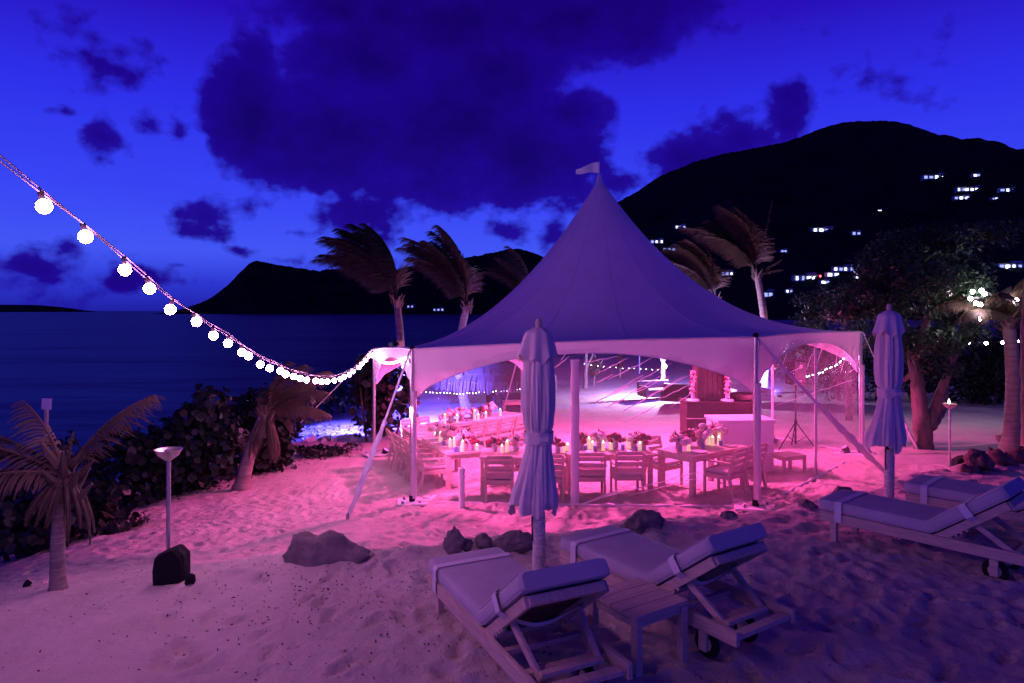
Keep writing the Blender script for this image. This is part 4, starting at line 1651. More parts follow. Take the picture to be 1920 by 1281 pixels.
# torches ---------------------------------------------------------
def torch(px, py, H, label, lit, baglabel, seed, side):
    q = ground_px(px, py)
    t_ = thing('garden_torch', label, 'torch', (q.x, q.y, q.z - .03), 0, 'bowl torches on poles')
    MB().tube([(0, 0, 0), (0, 0, H)], .020, 12).build('pole', M['metal'], t_, smooth=True)
    MB().lathe([(.022, H - .02), (.05, H), (.095, H + .035), (.122, H + .085), (.128, H + .09), (.120, H + .085), (.09, H + .045), (1e-6, H + .02)], 24).build('bowl', M['metal'], t_, smooth=True)
    MB().lathe([(.035, H + .03), (.035, H + .085), (1e-6, H + .09)], 12).build('burner', M['steel'], t_)
    if lit:
        MB().lathe([(1e-6, H + .085), (.024, H + .105), (.016, H + .14), (1e-6, H + .19)], 10, (-.03, -.02, 0)).build('flame', M['flame'], t_, smooth=True)
        lamp('torch_glow', t_, (-.03, -.02, H + .24), (1, .6, .5), 6, .03)
    R_ = random.Random(seed)
    ol = [(-.13, -.03), (-.135, .17), (-.12, .27), (-.04, .315), (.05, .35), (.12, .27), (.13, .12), (.125, -.03)]
    rows = []
    for j, (yy, k_) in enumerate(((-.12, .86), (-.105, .97), (-.04, 1.02), (.04, 1.0), (.10, .95), (.12, .84))):
        rows.append([(x_ * k_ + R_.uniform(-.008, .008), yy + R_.uniform(-.008, .008), z_ * (k_ * .5 + .5) + R_.uniform(-.01, .01)) for x_, z_ in ol])
    mb_ = MB().sheet(rows)
    n_ = len(ol)
    mb_.f.append(tuple(range(n_)))
    mb_.f.append(tuple(5 * n_ + j for j in range(n_ - 1, -1, -1)))
    o = mb_.build('sand_bag', M['bag'], None, (q.x + side * .115, q.y - .16, q.z), bevel=.015)
    tag(o, baglabel, 'bag')


torch(316, 1082, 1.16, 'tall unlit bowl torch standing on the open sand at the left', False, 'black weighted bag at the foot of the unlit torch', 51, 1)
torch(1781, 884, 1.28, 'lit bowl torch on a pole among the rocks at the right', True, 'black weighted bag at the foot of the lit torch', 54, 1)
q = ground_px(357, 1094)
tag(link('stone', rock_mesh(61, .055, .05, .05, .3, 20), M['bag'], None, (q.x, q.y, q.z + .03)), 'small black stone beside the unlit torch bag', 'stone')


# ------------------------------------------------------------------ festoon lights
def fest_y(px):
    return 2.512 / (abs((px - 960) / F) - .0646)


FB = [(75, 357), (155, 418), (232, 482), (274, 519), (323, 560), (361, 585), (399, 612), (428, 627), (452, 645), (464, 652), (489, 669), (507, 677), (522, 683), (536, 689),
      (549, 694), (562, 698), (573, 701), (583, 703), (595, 705), (610, 706), (622, 705), (633, 703), (645, 699), (655, 694), (665, 687), (673, 680), (681, 672), (687, 665), (692, 659)]
ctr = [(fest_y(px), CZ + (HOR - py) / F * fest_y(px)) for px, py in FB]
C0 = corner['C'] + Vector((-.03, -.05, POLE - .06))
ctr.append((C0.y, C0.z))
ys = [-5.0, -1.5, 0, 1.5, 2.8] + [c[0] for c in ctr]
zs = [CZ + 4.2, CZ + 2.85, CZ + 2.18, CZ + 1.58, CZ + 1.10] + [c[1] for c in ctr]


def fest(y):
    return Vector((-2.77 - .0646 * (y - 4) - .55 * max(0, 2.9 - y), y, float(np.interp(y, ys, zs))))


fl = thing('festoon_light_string', 'string of glowing round bulbs swagging from the tent corner to the upper left', 'string lights', (0, 0, 0))
YS = list(np.arange(-2.0, C0.y - .05, .16)) + [C0.y]
for s_ in (0, 1):
    pts = []
    for k, y in enumerate(YS):
        p = fest(y)
        a = k * .3 + PI * s_
        pts.append(p + Vector((.010 * math.cos(a), 0, .013 * math.sin(a))))
    MB().tube(pts, .005, 6).build('cable', M['cable'], fl, smooth=True)
by_ = [-1.6, -1.2, -.8, -.4, 0, .4, .8, 1.2, 1.6, 2.0, 2.4, 2.9, 3.4] + [fest_y(px) for px, _ in FB]
extra = list(np.arange(10.6, C0.y, .55))
by_ = [y for y in by_ if y < 10.5] + extra
bulb_me = MB().sphere((0, 0, -.095), .043, 14, 9).mesh('bulb', True)
bulb_me.materials.append(M['bulb'])
sock_me = MB().lathe([(.010, .0), (.017, -.005), (.017, -.05), (.014, -.056)], 10).mesh('socket', True)
sock_me.materials.append(M['black'])
for y in by_:
    p = fest(y)
    s = link('socket', sock_me, None, fl, p)
    s.rotation_euler = (random.uniform(-.25, .25), random.uniform(-.35, .15), 0)
    link('bulb', bulb_me, None, s)
# the string runs on round the left side of the tent
m_pts = []
ev = [corner['C'].lerp(corner['A'], s) for s in np.linspace(0.02, .98, 26)]
side_ = thing('fairy_light_garland', 'bright garland of small bulbs along the left tent valance', 'string lights', (0, 0, 0))
outn = Vector((corner['C'].lerp(corner['A'], .5) - Vector((TC.x, TC.y, 0))))
outn.z = 0
outn.normalize()
gp = [p + outn * .07 + Vector((0, 0, POLE - .12 - .16 * math.sin(PI * k / 25) * 1.0)) for k, p in enumerate(ev)]
MB().tube(gp, .005, 5).build('cable', M['cable'], side_, smooth=True)
small_me = MB().sphere((0, 0, 0), .022, 6, 4).mesh('bulb', True)
small_me.materials.append(M['garland'])
for k, p in enumerate(gp):
    link('bulb', small_me, None, side_, p + Vector((0, 0, -.03)))

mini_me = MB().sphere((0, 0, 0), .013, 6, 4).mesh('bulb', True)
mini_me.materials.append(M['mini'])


def fairy(label, pts, n, sag, me_=mini_me, jitter=.02):
    t_ = thing('light_or_glint_string', label, 'string lights', (0, 0, 0))
    pts = [Vector(p) for p in pts]
    cab = []
    for i in range(len(pts) - 1):
        k = max(4, n // (len(pts) - 1))
        for j in range(k):
            f = j / k
            cab.append(pts[i].lerp(pts[i + 1], f) - Vector((0, 0, sag * 4 * f * (1 - f))))
    cab.append(pts[-1])
    MB().tube(cab, .004, 4).build('cable', M['black'], t_)
    for p in cab[1:-1]:
        link('bulb', me_, None, t_, p + Vector((random.uniform(-jitter, jitter), 0, -.02 + random.uniform(-jitter, jitter))))
    return t_


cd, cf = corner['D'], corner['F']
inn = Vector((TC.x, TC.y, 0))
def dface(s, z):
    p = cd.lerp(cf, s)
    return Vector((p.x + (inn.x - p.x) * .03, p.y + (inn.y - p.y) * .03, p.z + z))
fairy('swag of glowing bulbs built for reflections in the right clear wall', [dface(.03, 2.25), dface(.36, 1.75)], 26, .18)  # emissive bulbs stand in for reflections in the clear wall
fairy('short run of glowing bulbs built for reflections in the clear wall by the loudspeaker', [dface(.66, 2.0), dface(.98, 1.80)], 26, .05)  # likewise a wall reflection built from glowing bulbs
fairy('row of tiny lights hanging below the thatched roof behind the tent', [at(792, 733, 23.5), at(925, 733, 27), at(1035, 716, 27)], 44, .08)
fairy('faint tiny lights high behind the clear front wall', [at(1060, 676, 30), at(1245, 692, 32)], 16, .1)

big_me = MB().sphere((0, 0, 0), .045, 8, 5).mesh('bulb', True)
big_me.materials.append(M['far_bulb'])
fairy('string of white bulbs hanging level behind the trees at the right', [at(1640, 636, 19.5), at(1755, 640, 19.5), at(1880, 641, 19.5), at(1990, 630, 19.5)], 13, .02, big_me, .01)
t_ = thing('bulb_cluster', 'cluster of bright bulbs tangled in the palm at the far right', 'string lights', (0, 0, 0))
cl = [(1824, 547), (1840, 545), (1846, 551), (1830, 569), (1838, 571), (1836, 598), (1905, 563), (1820, 560)]
cp = [at(px, py, 14.6) for px, py in cl]
MB().tube(cp, .005, 5).build('cable', M['black'], t_)
for p in cp:
    link('bulb', big_me, None, t_, p)

# ------------------------------------------------------------------ beach lamps: trunk floodlight and lantern seen; the others unseen, read from their light
BLUE = (.07, .06, 1.0)
q = Vector((-4.05, 23.6, 0))
par_can('boxy floodlight strapped high on the leaning palm trunk', (q.x + .42, q.y - .1, CZ - 1.75), (-.12, .80, -.55), BLUE, 18000, 'floodlight', 2.1, 1.5)
par_can('small floodlight low at the leaning palm foot', (-4.9, 21.9, g(-4.9, 21.9) + 1.0), (-.45, .75, -.3), BLUE, 2200, 'floodlight', 2.6, 1.0)
par_can('floodlight on the sand behind the loudspeaker', (11.0, 29.0, g(11, 29) + 1.2), (-.5, .55, -.25), BLUE, 9000, 'floodlight', 2.6, 1.3)
wl_ = at(1246, 687, 30)
t_ = thing('tree_lantern', 'glowing white lantern on the bent tree beyond the tent', 'lantern', wl_)
MB().sphere((0, 0, 0), .10, 14, 8).build('globe', M['lamp_white'], t_, smooth=True)
MB().lathe([(.06, .09), (.07, .11), (.02, .16)], 12).build('cap', M['black'], t_)
lamp('lantern_glow', t_, (0, 0, -.14), (.72, .44, 1.0), 4500, .1)
par_can('small uplight at the foot of the twin palms behind the tent', (11.2, 28.6, g(11.2, 28.6) + .1), (-.05, .12, 1), (1.0, .35, .45), 1500, 'uplight', 1.5)
par_can('uplight in the sand below the two blown palms', (-3.0, 22.4, g(-3, 22.4) + .1), (-.05, .25, 1), (1.0, .30, .62), 900, 'uplight', 1.7)
q = ground_px(62, 1098)
par_can('small uplight in the sand at the foot of the young palm', (q.x - .02, q.y - .02, q.z + .05), (.25, .75, .6), (1.0, .16, .40), 7, 'uplight', 2.6, .35)


# ------------------------------------------------------------------ vegetation
def frond_mesh(seed, d0, L, wind, grav, nleaf=46, leaf=.55, sweep=.6, stiff=0.0):
    """one palm frond growing from the origin along d0, bent by the wind vector; rachis plus leaflets in one mesh"""
    R_ = random.Random(seed)
    d = Vector(d0).normalized()
    p = Vector((0, 0, 0))
    n = 26
    ds = L / n
    pts, dirs = [p.copy()], [d.copy()]
    for i in range(n):
        f = i / n
        d = (d + Vector(wind) * (ds * (f * 1.2 + .1)) + Vector((0, 0, -grav)) * (ds * (.3 + f))).normalized()
        p = p + d * ds
        pts.append(p.copy())
        dirs.append(d.copy())
    m = MB()
    m.tube(pts, [.020 * (1 - .85 * i / n) + .002 for i in range(n + 1)], 5)
    w = Vector(wind)
    for k in range(nleaf):
        f = .14 + .86 * (k + R_.random() * .6) / nleaf
        x = f * n
        i = min(n - 1, int(x))
        q = pts[i].lerp(pts[i + 1], x - i)
        t = dirs[i]
        up = Vector((0, 0, 1))
        s = t.cross(up)
        if s.length < .1:
            s = t.cross(Vector((0, 1, 0)))
        s.normalize()
        nrm = s.cross(t)
        ll = leaf * (math.sin(PI * min(1, .12 + f * .80)) ** .7) * R_.uniform(.8, 1.15)
        for sg in (-1, 1):
            ld = (s * sg * .85 + t * (.45 + .35 * f) + nrm * R_.uniform(-.1, .25) + w * sweep * R_.uniform(.6, 1.2)).normalized()
            a = q
            w0 = .016 + .010 * R_.random()
            prev = None
            vs = []
            for j in range(4):
                g_ = j / 3
                wd = ld.cross(t)
                if wd.length < .05:
                    wd = nrm
                wd = (wd.normalized() * .5 + t * .8).normalized() * w0 * (1 - .9 * g_ ** 1.5)
                vs += [a + wd, a - wd]
                ld = (ld + Vector((0, 0, -.28 - .25 * grav)) * (1 - stiff) + w * sweep * .35).normalized()
                a = a + ld * (ll / 3)
            o = [(0, 1, 3, 2), (2, 3, 5, 4), (4, 5, 7, 6)]
            m.add(vs, o)
    return m.mesh('frond')


def palm(name, label, base, top, r0, r1, fronds, bend=(0, 0, 0), mat='frond', dead=0, group=None, crownshaft=True):
    base, top = Vector(base), Vector(top)
    t_ = thing(name, label, 'palm tree', base, 0, group)
    n = 26
    pts, rad = [], []
    for k in range(n + 1):
        f = k / n
        p = (top - base) * f + Vector(bend) * math.sin(PI * f)
        pts.append(p)
        rad.append((r0 + (r1 - r0) * f) * (1 + .06 * (k % 2)) + (.35 * r0 * max(0, 1 - f * 9)))
    MB().tube(pts, rad, 12).build('trunk', M['palm_bark'], t_, smooth=60)
    # old leaf bases round the head
    R_ = random.Random(hash(name) % 1000 + len(fronds))
    m = MB()
    for k in range(14):
        a = k * 2.4
        z = -.34 + .03 * k
        q0 = pts[-1] + Vector((r1 * .8 * math.cos(a), r1 * .8 * math.sin(a), z))
        q1 = q0 + Vector((math.cos(a) * R_.uniform(.10, .22), math.sin(a) * R_.uniform(.10, .22), R_.uniform(.14, .30)))
        m.tube([q0, q0.lerp(q1, .5) + Vector((0, 0, -.02)), q1], [.05, .035, .012], 5)
    if crownshaft:
        m.build('leaf_bases', M['frond_dry'], t_, smooth=True)
    for k, (d0, L, wind, grav, nl, leaf, sweep) in enumerate(fronds):
        me_ = frond_mesh(k * 17 + int(L * 100), d0, L, wind, grav, nl, leaf, sweep)
        me_.materials.append(M[mat if k >= dead else 'frond_dry'])
        o = bpy.data.objects.new('frond', me_)
        col.objects.link(o)
        o.parent = t_
        o.location = pts[-1] - Vector((0, 0, .05))
    return t_


def blown(seed, n, L, wx=-1.15, spread=.5, wy=-.1, grav=.05, up=1.0, leaf=.6, nl=60, sweep=.55):
    R_ = random.Random(seed)
    out = []
    for k in range(n):
        f = k / (n - 1)
        a = math.radians(58 + 36 * (1 - f))          # from upright to leaning left
        out.append(((-math.cos(a) + R_.uniform(-.08, .08), R_.uniform(-spread, spread) * .6, math.sin(a) * up), L * R_.uniform(.85, 1.1),
                    (wx * (.75 + .35 * f) / L * 2.2, wy, 0), grav + .16 * f * f, nl, leaf, sweep))
    return out


PG = 'wind-blown palms around the tent'
b1 = Vector((-4.05, 24.0, g(-4.05, 24.0)))
palm('palm_tree', 'wind-blown palm at the left of the tent, its pale trunk above the eave', b1, at(744, 562, 24.0), .16, .12,
     blown(3, 16, 3.3, spread=.5, leaf=.85, nl=110, sweep=.8), (.15, 0, 0), group=PG)
b2 = Vector((-1.75, 27.0, g(-1.75, 27)))
palm('palm_tree', 'leaning wind-blown palm nearer the tent peak on its left', b2, at(876, 572, 27.0), .2, .13,
     blown(8, 13, 3.5, wx=-.85, spread=.45, up=1.2, leaf=.85, nl=110, sweep=.75), (-.35, 0, 0), group=PG)
b3 = Vector((11.0, 30.0, g(11, 30)))
palm('palm_tree', 'palm with bare trunk top right of the tent roof', b3, at(1419, 512, 30.0), .18, .14,
     blown(12, 13, 3.6, wx=-1.0, spread=.5, leaf=.9, nl=110) + [((.75, -.1, .5), 1.2, (0, 0, 0), .1, 20, .3, .2), ((.9, .2, .25), 1.3, (0, 0, 0), .2, 20, .3, .2),
                                                                 ((.22, 0, 1.0), 3.3, (-.02, 0, 0), .0, 40, .35, .5)], (.25, 0, 0), group=PG)
b4 = Vector((9.6, 32.5, g(9.6, 32.5)))
palm('palm_tree', 'shorter palm tucked behind the right tent roof slope', b4, at(1342, 560, 32.5), .16, .12, blown(19, 12, 3.8, spread=.5, leaf=.9, nl=110), (0, 0, 0), group=PG)
b6 = Vector((1.2, 30.5, g(1.2, 30.5)))
palm('palm_tree', 'palm of which only pale frond tips show beside the left roof slope', b6, at(992, 560, 30.5), .16, .12, blown(29, 9, 2.6, spread=.4, leaf=.6, nl=50), (0, 0, 0), group=PG)

# young palm at the left with hanging dry fronds
q = ground_px(109, 1106)
hang = [((-.8, -.3, .25), 1.05, (-.6, 0, 0), 1.0, 30, .26, .3), ((-.9, .2, .40), 1.15, (-.7, 0, 0), .8, 30, .28, .3), ((-.6, -.6, .3), .9, (-.5, 0, 0), 1.3, 28, .26, .25),
        ((-.8, 0, .62), 1.1, (-.8, 0, 0), .5, 30, .3, .35), ((.52, .05, .80), 1.12, (.62, 0, 0), .55, 38, .32, .5), ((.10, .1, .9), .40, (.1, 0, 0), .2, 8, .14, .1), ((-.5, .45, .15), .8, (-.4, 0, 0), 2.0, 28, .26, .25),
        ((-.95, -.1, .1), .95, (-.4, 0, 0), 1.4, 30, .28, .25), ((-.35, .1, .85), .85, (-.8, 0, 0), .5, 22, .28, .4), ((-.7, -.2, .5), 1.0, (-.7, 0, 0), .7, 28, .26, .35)]
R_ = random.Random(77)
for k in range(15):                                    # dead skirt hanging round the trunk
    a = k * 2.4
    hang.append(((.30 * math.cos(a) - .12, .30 * math.sin(a), -.2), R_.uniform(.45, .78), (-.25, 0, 0), 4.0, 26, R_.uniform(.07, .13), .2))
palm('palm_tree', 'young palm with drooping dry fronds in the left foreground', (q.x, q.y, q.z - .05), at(122, 880, q.y), .068, .048, hang, (-.03, 0, 0), dead=99)
q = ground_px(452, 914)
lean = [((.75, -.2, .65), 1.5, (.75, 0, 0), .6, 54, .55, .5), ((.55, .3, .8), 1.6, (.8, 0, 0), .4, 54, .55, .5), ((.9, 0, .35), 1.4, (.4, 0, 0), .9, 50, .5, .5), ((.35, -.35, .95), 1.6, (.9, 0, 0), .35, 54, .55, .5),
        ((-.1, -.5, -.3), .95, (0, 0, 0), 2.4, 44, .4, .1), ((.3, -.3, -.5), 1.0, (0, 0, 0), 2.6, 44, .4, .1), ((-.35, .1, -.3), 1.0, (0, 0, 0), 2.6, 44, .4, .1), ((.1, .4, -.4), 1.0, (0, 0, 0), 2.6, 44, .4, .1),
        ((.2, -.2, 1), 1.3, (.7, 0, 0), .3, 44, .45, .5)]
palm('palm_tree', 'short leaning palm with shaggy dead skirt before the hedge', (q.x, q.y, q.z - .05), at(498, 770, q.y + .1), .15, .09, lean, (-.05, 0, 0), dead=99)
b5 = at(1893, 766, 15.2)
palm('palm_tree', 'pale lit palm at the right edge with bulbs among its fronds', (b5.x, 15.2, g(b5.x, 15.2)), at(1890, 592, 15.2), .17, .12,
     [((math.cos(a) * 1.0, math.sin(a) * .8, .75 + .35 * math.sin(3 * a)), 1.7, (-.2, 0, 0), .75, 70, .5, .25) for a in np.linspace(0, 6, 14)], (.1, 0, 0))


def leaf_array(C, N, size, round_=False, seed=0):
    """leaf faces at centres C with normals N; returns V, F"""
    r_ = np.random.default_rng(seed)
    n = len(C)
    a = r_.normal(size=(n, 3))
    t = np.cross(N, a)
    t /= np.linalg.norm(t, axis=1)[:, None] + 1e-9
    b_ = np.cross(N, t)
    s = (size * r_.uniform(.65, 1.25, n))[:, None]
    if round_:
        k = 6
        V = np.zeros((n, k, 3))
        for j in range(k):
            w = 2 * PI * j / k
            V[:, j] = C + t * s * math.cos(w) + b_ * s * math.sin(w) * .92 + N * s * (.22 * math.cos(2 * w))
    else:
        k = 4
        V = np.zeros((n, k, 3))
        V[:, 0] = C - t * s
        V[:, 1] = C + b_ * s * .42 + N * s * .15
        V[:, 2] = C + t * s
        V[:, 3] = C - b_ * s * .42 + N * s * .15
    return V.reshape(-1, 3), np.arange(n * k).reshape(n, k)


def crown_points(blobs, n, seed, shell=.55):
    r_ = np.random.default_rng(seed)
    vol = np.array([b_[3] * b_[4] * b_[5] for b_ in blobs]) ** .75
    cnt = (vol / vol.sum() * n).astype(int) + 1
    C, N = [], []
    for (x, y, z, a, b_, c), k in zip(blobs, cnt):
        d = r_.normal(size=(k, 3))
        d /= np.linalg.norm(d, axis=1)[:, None]
        rr = (shell + (1 - shell) * r_.random(k)) ** .8
        lump = 1 + .25 * fbm(d * 2.6 + seed + x, 3, seed)
        P = d * (rr * lump)[:, None] * np.array([a, b_, c]) + np.array([x, y, z])
        keep = fbm(P * 2.3 + seed, 2, seed + 4) > -.28
        C.append(P[keep])
        q = d + r_.normal(size=(k, 3)) * .7
        q[:, 2] += .35
        q /= np.linalg.norm(q, axis=1)[:, None]
        N.append(q[keep])
    return np.concatenate(C), np.concatenate(N)


def bush(name, label, base, blobs, n, size, mat, round_=False, seed=1, stems=6, cat='bush', group=None):
    base = Vector(base)
    t_ = thing(name, label, cat, base, 0, group)
    C, N = crown_points(blobs, n, seed)
    zmin = np.array([g(base.x + x, base.y + y) - base.z + .03 for x, y in C[:, :2][:1]])[0]
    keep = C[:, 2] > zmin - .1
    V, Fq = leaf_array(C[keep], N[keep], size, round_, seed)
    link('foliage', fast_mesh('foliage', V, Fq), M[mat], t_)
    R_ = random.Random(seed)
    m = MB()
    for k in range(stems):
        b_ = blobs[k % len(blobs)]
        e = Vector((b_[0] + R_.uniform(-.5, .5) * b_[3], b_[1] + R_.uniform(-.5, .5) * b_[4], b_[2] + R_.uniform(.1, .7) * b_[5]))
        s = Vector((b_[0] * .5 + R_.uniform(-.2, .2), b_[1] * .5, -.1))
        mid = s.lerp(e, .5) + Vector((R_.uniform(-.2, .2), R_.uniform(-.2, .2), .05))
        m.tube([s, mid, e], [.045, .03, .012], 6)
    m.build('stem', M['twig'], t_, smooth=True)
    return t_


def bush_px(label, px, py, Y, w, h, n, size, mat, seed, round_=True, **kw):
    """bush of w x h metres whose foot is at photo column px, row py on the ground (or depth Y)"""
    q = ground_px(px, py) if Y is None else at(px, py, Y)
    q.z = g(q.x, q.y)
    R_ = random.Random(seed)
    bl = []
    for k in range(7):
        bl.append((R_.uniform(-.5, .5) * w * .62, R_.uniform(-.4, .4) * w * .4, h * R_.uniform(.28, .72), w * R_.uniform(.2, .30), w * R_.uniform(.18, .26), h * R_.uniform(.22, .34)))
    bl.append((0, 0, h * .35, w * .42, w * .3, h * .36))
    return bush(kw.pop('name', 'sea_grape_bush'), label, q, bl, n, size, mat, round_, seed, **kw)


SG = 'sea grape bushes along the shore'
bush_px('dark sea grape bush behind the young palm at the far left', 60, 960, 11.6, 3.4, 1.35, 1500, .085, 'leaf', 3, group=SG)
bush_px('wide sea grape bush behind the unlit torch', 250, 905, 14.2, 3.0, 1.75, 1900, .085, 'leaf', 5, group=SG)
bush_px('tall sea grape bush left of the short leaning palm', 385, 880, 15.0, 2.3, 2.35, 2300, .085, 'leaf', 7, group=SG)
bush_px('sea grape bush right of the short leaning palm, below the festoon bulbs', 500, 850, 16.2, 2.1, 2.1, 2000, .085, 'leaf', 11, group=SG)
bush_px('low sea grape bush beyond the festoon bulbs', 590, 750, 31.0, 5.0, 2.3, 1500, .09, 'leaf', 19, group=SG)
bush_px('sea grape bush behind the left tent pole', 712, 812, 20.8, 2.0, 2.9, 2300, .10, 'leaf', 13, group=SG)
bush_px('small dark shrub on the sand edge behind the torch', 200, 940, 11.4, 1.3, .45, 420, .055, 'leaf', 17, group=SG)
bush_px('ground creeper along the sand edge under the guy strap', 610, 852, None, 1.9, .30, 500, .055, 'leaf', 23, name='creeper_plant')
bush_px('ground creeper along the sand edge below the short leaning palm', 505, 880, None, 1.6, .25, 420, .05, 'leaf', 27, name='creeper_plant')

# litter along the hedge foot
C, N = [], []
for k in range(700):
    f = random.random()
    px = 120 + 560 * f
    py = np.interp(px, [0, 150, 400, 560, 680], [972, 948, 910, 862, 838]) + random.gauss(2, 6)
    q = ground_px(px, py)
    C.append((q.x, q.y, q.z + .03))
    N.append((random.gauss(0, .4), random.gauss(0, .4), 1))
N = np.array(N)
N /= np.linalg.norm(N, axis=1)[:, None]
V, Fq = leaf_array(np.array(C), N, .05, False, 5)
tag(link('leaf_litter', fast_mesh('leaf_litter', V, Fq), M['debris']), 'dry leaf litter along the hedge foot', 'litter', kind='stuff')
# dark crumbs of leaf and coral on the near sand
C = []
for k in range(1500):
    x, y = random.uniform(-5, 7), random.uniform(3.4, 9.5)
    if random.random() < .5:
        x, y = random.gauss(-1.2, 1.0), random.gauss(5.9, .7)
    C.append((x, y))
C = np.array(C)
xi = np.clip(np.searchsorted(gx, C[:, 0]), 1, nx - 1)
yi = np.clip(np.searchsorted(gy, C[:, 1]), 1, ny - 1)
P3 = np.column_stack([C, ZZ[yi, xi] + .006])
N = rng.normal(size=(len(C), 3)) * .4
N[:, 2] += 1
N /= np.linalg.norm(N, axis=1)[:, None]
V, Fq = leaf_array(P3, N, .014, False, 8)
tag(link('beach_debris', fast_mesh('beach_debris', V, Fq), M['debris']), 'dark crumbs of leaf and coral scattered on the near sand', 'debris', kind='stuff')
# bright shell bank at the blue-lit beach edge
C = []
for k in range(900):
    q = ground_px(random.uniform(566, 668), random.gauss(815, 5))
    C.append((q.x, q.y, q.z + .04))
V, Fq = leaf_array(np.array(C), rng.normal(size=(900, 3)) * .5 + np.array([0, -.3, .8]), .09, True, 8)
tag(link('shell_gravel', fast_mesh('shell_gravel', V, Fq), M['shell']), 'bank of pale shells and coral at the blue-lit beach edge', 'gravel', kind='stuff')


# big forked tree at the right ------------------------------------------------
def tree(label, base, limbs, blobs, n, size, mat, seed, name='tree', group=None, nseg=9):
    base = Vector(base)
    t_ = thing(name, label, 'tree', base, 0, group)
    R_ = random.Random(seed)
    m = MB()
    for pts, r0, r1 in limbs:
        pts = [Vector(p) for p in pts]
        dense, rad = [], []
        for i in range(len(pts) - 1):
            for k in range(nseg):
                f = k / nseg
                dense.append(pts[i].lerp(pts[i + 1], f) + Vector((R_.uniform(-.012, .012), R_.uniform(-.012, .012), 0)))
        dense.append(pts[-1])
        N_ = len(dense)
        rad = [(r0 + (r1 - r0) * i / (N_ - 1)) * (1 + R_.uniform(-.06, .06)) for i in range(N_)]
        m.tube(dense, rad, 10)
    m.build('trunk', M['bark'], t_, smooth=60)
    C, N = crown_points(blobs, n, seed, .35)
    V, Fq = leaf_array(C, N, size, False, seed)
    link('crown', fast_mesh('crown', V, Fq), M[mat], t_)
    return t_


tb = Vector((9.6, 15.9, 0))
tb.z = g(tb.x, tb.y) - .05


def rel(px, py, Y):
    return at(px, py, Y) - tb


LIMBS = [([(0, 0, 0), rel(1728, 790, 15.9), rel(1722, 730, 15.9), rel(1712, 660, 16), rel(1690, 600, 16), rel(1660, 545, 16.2)], .23, .05),
         ([rel(1742, 800, 15.9), rel(1762, 740, 15.8), rel(1778, 700, 15.7), rel(1800, 640, 15.6), rel(1820, 560, 15.6)], .13, .04),
         ([rel(1745, 800, 15.9), rel(1765, 770, 16.2), rel(1772, 730, 16.4), rel(1790, 640, 16.6), rel(1770, 540, 16.8)], .13, .04),
         ([rel(1713, 680, 16), rel(1738, 600, 15.6), rel(1750, 520, 15.4)], .13, .03),
         ([rel(1716, 700, 16), rel(1690, 715, 16.3), rel(1650, 690, 16.6)], .08, .03)]
BL = []
for (px, py, Y, a, b_, c) in [(1660, 500, 16.3, .8, 1, .55), (1700, 470, 16.3, .8, 1.0, .6), (1760, 460, 16, .9, 1.1, .55), (1830, 450, 16.4, .75, .9, .45), (1870, 430, 16.6, .5, .7, .3),
                              (1620, 560, 16.6, .7, .9, .5), (1700, 560, 16, 1.0, 1.2, .65), (1780, 560, 15.6, .9, 1.1, .65), (1806, 520, 15.6, .55, .9, .5), (1750, 640, 15.6, .8, .9, .4),
                              (1800, 620, 15.6, .6, .8, .4), (1690, 640, 16.3, .55, .7, .35), (1580, 590, 17, .5, .7, .3), (1760, 690, 15.6, .5, .6, .25), (1740, 520, 15.0, .8, .8, .5)]:
    q = rel(px, py, Y)
    BL.append((q.x, q.y, q.z, a, b_, c))
tree('big forked dark-leaved tree behind the right umbrella', tb, LIMBS, BL, 30000, .062, 'leaf_tree', 5)
tb = Vector((10.6, 21.5, g(10.6, 21.5)))
BL = []
for (px, py, a, c) in [(1560, 575, .8, .4), (1530, 560, .6, .4), (1600, 560, .8, .5), (1640, 600, .8, .6), (1580, 620, .9, .5), (1680, 640, 1.0, .7), (1520, 600, .5, .4)]:
    q = rel(px, py, 21.5)
    BL.append((q.x, q.y, q.z, a, .8, c))
tree('pale-leaved small tree just behind the right tent corner', tb, [([(0, 0, 0), rel(1590, 680, 21.5), rel(1580, 600, 21.5)], .12, .04), ([rel(1590, 690, 21.5), rel(1640, 620, 21.5)], .07, .03)], BL, 8000, .065, 'leaf_tree', 15)

# dark hedges behind the open sand at the right
for k, (px, Y, w, h) in enumerate([(1600, 27, 4.5, 3.4), (1700, 27.5, 4.5, 3.2), (1790, 26, 4.2, 3.0), (1860, 25, 4.0, 2.9), (1930, 25.5, 4.5, 4.4), (1530, 33, 5.0, 3.0)]):
    bush_px(ORD[k] + ' dark hedge from the left behind the open sand at the right' if k < 5 else 'dark hedge far behind the loudspeaker', px, 760, Y, w, h, 2600, .12, 'leaf_dark', 40 + k, False, name='hedge', cat='hedge', group='dark hedges behind the sand')
tb = at(1927, 800, 12.6); tb.z = g(tb.x, tb.y)
tree('dark bare trunk cut by the right picture edge', tb, [([(0, 0, -.1), (.0, 0, 1.2), (-.02, 0, 2.6), (.1, 0, 4.6), (.5, 0, 10.0)], .11, .08)], [(.8, 0, 11.2, 1.2, 1.2, .5)], 1200, .07, 'leaf_tree', 33)

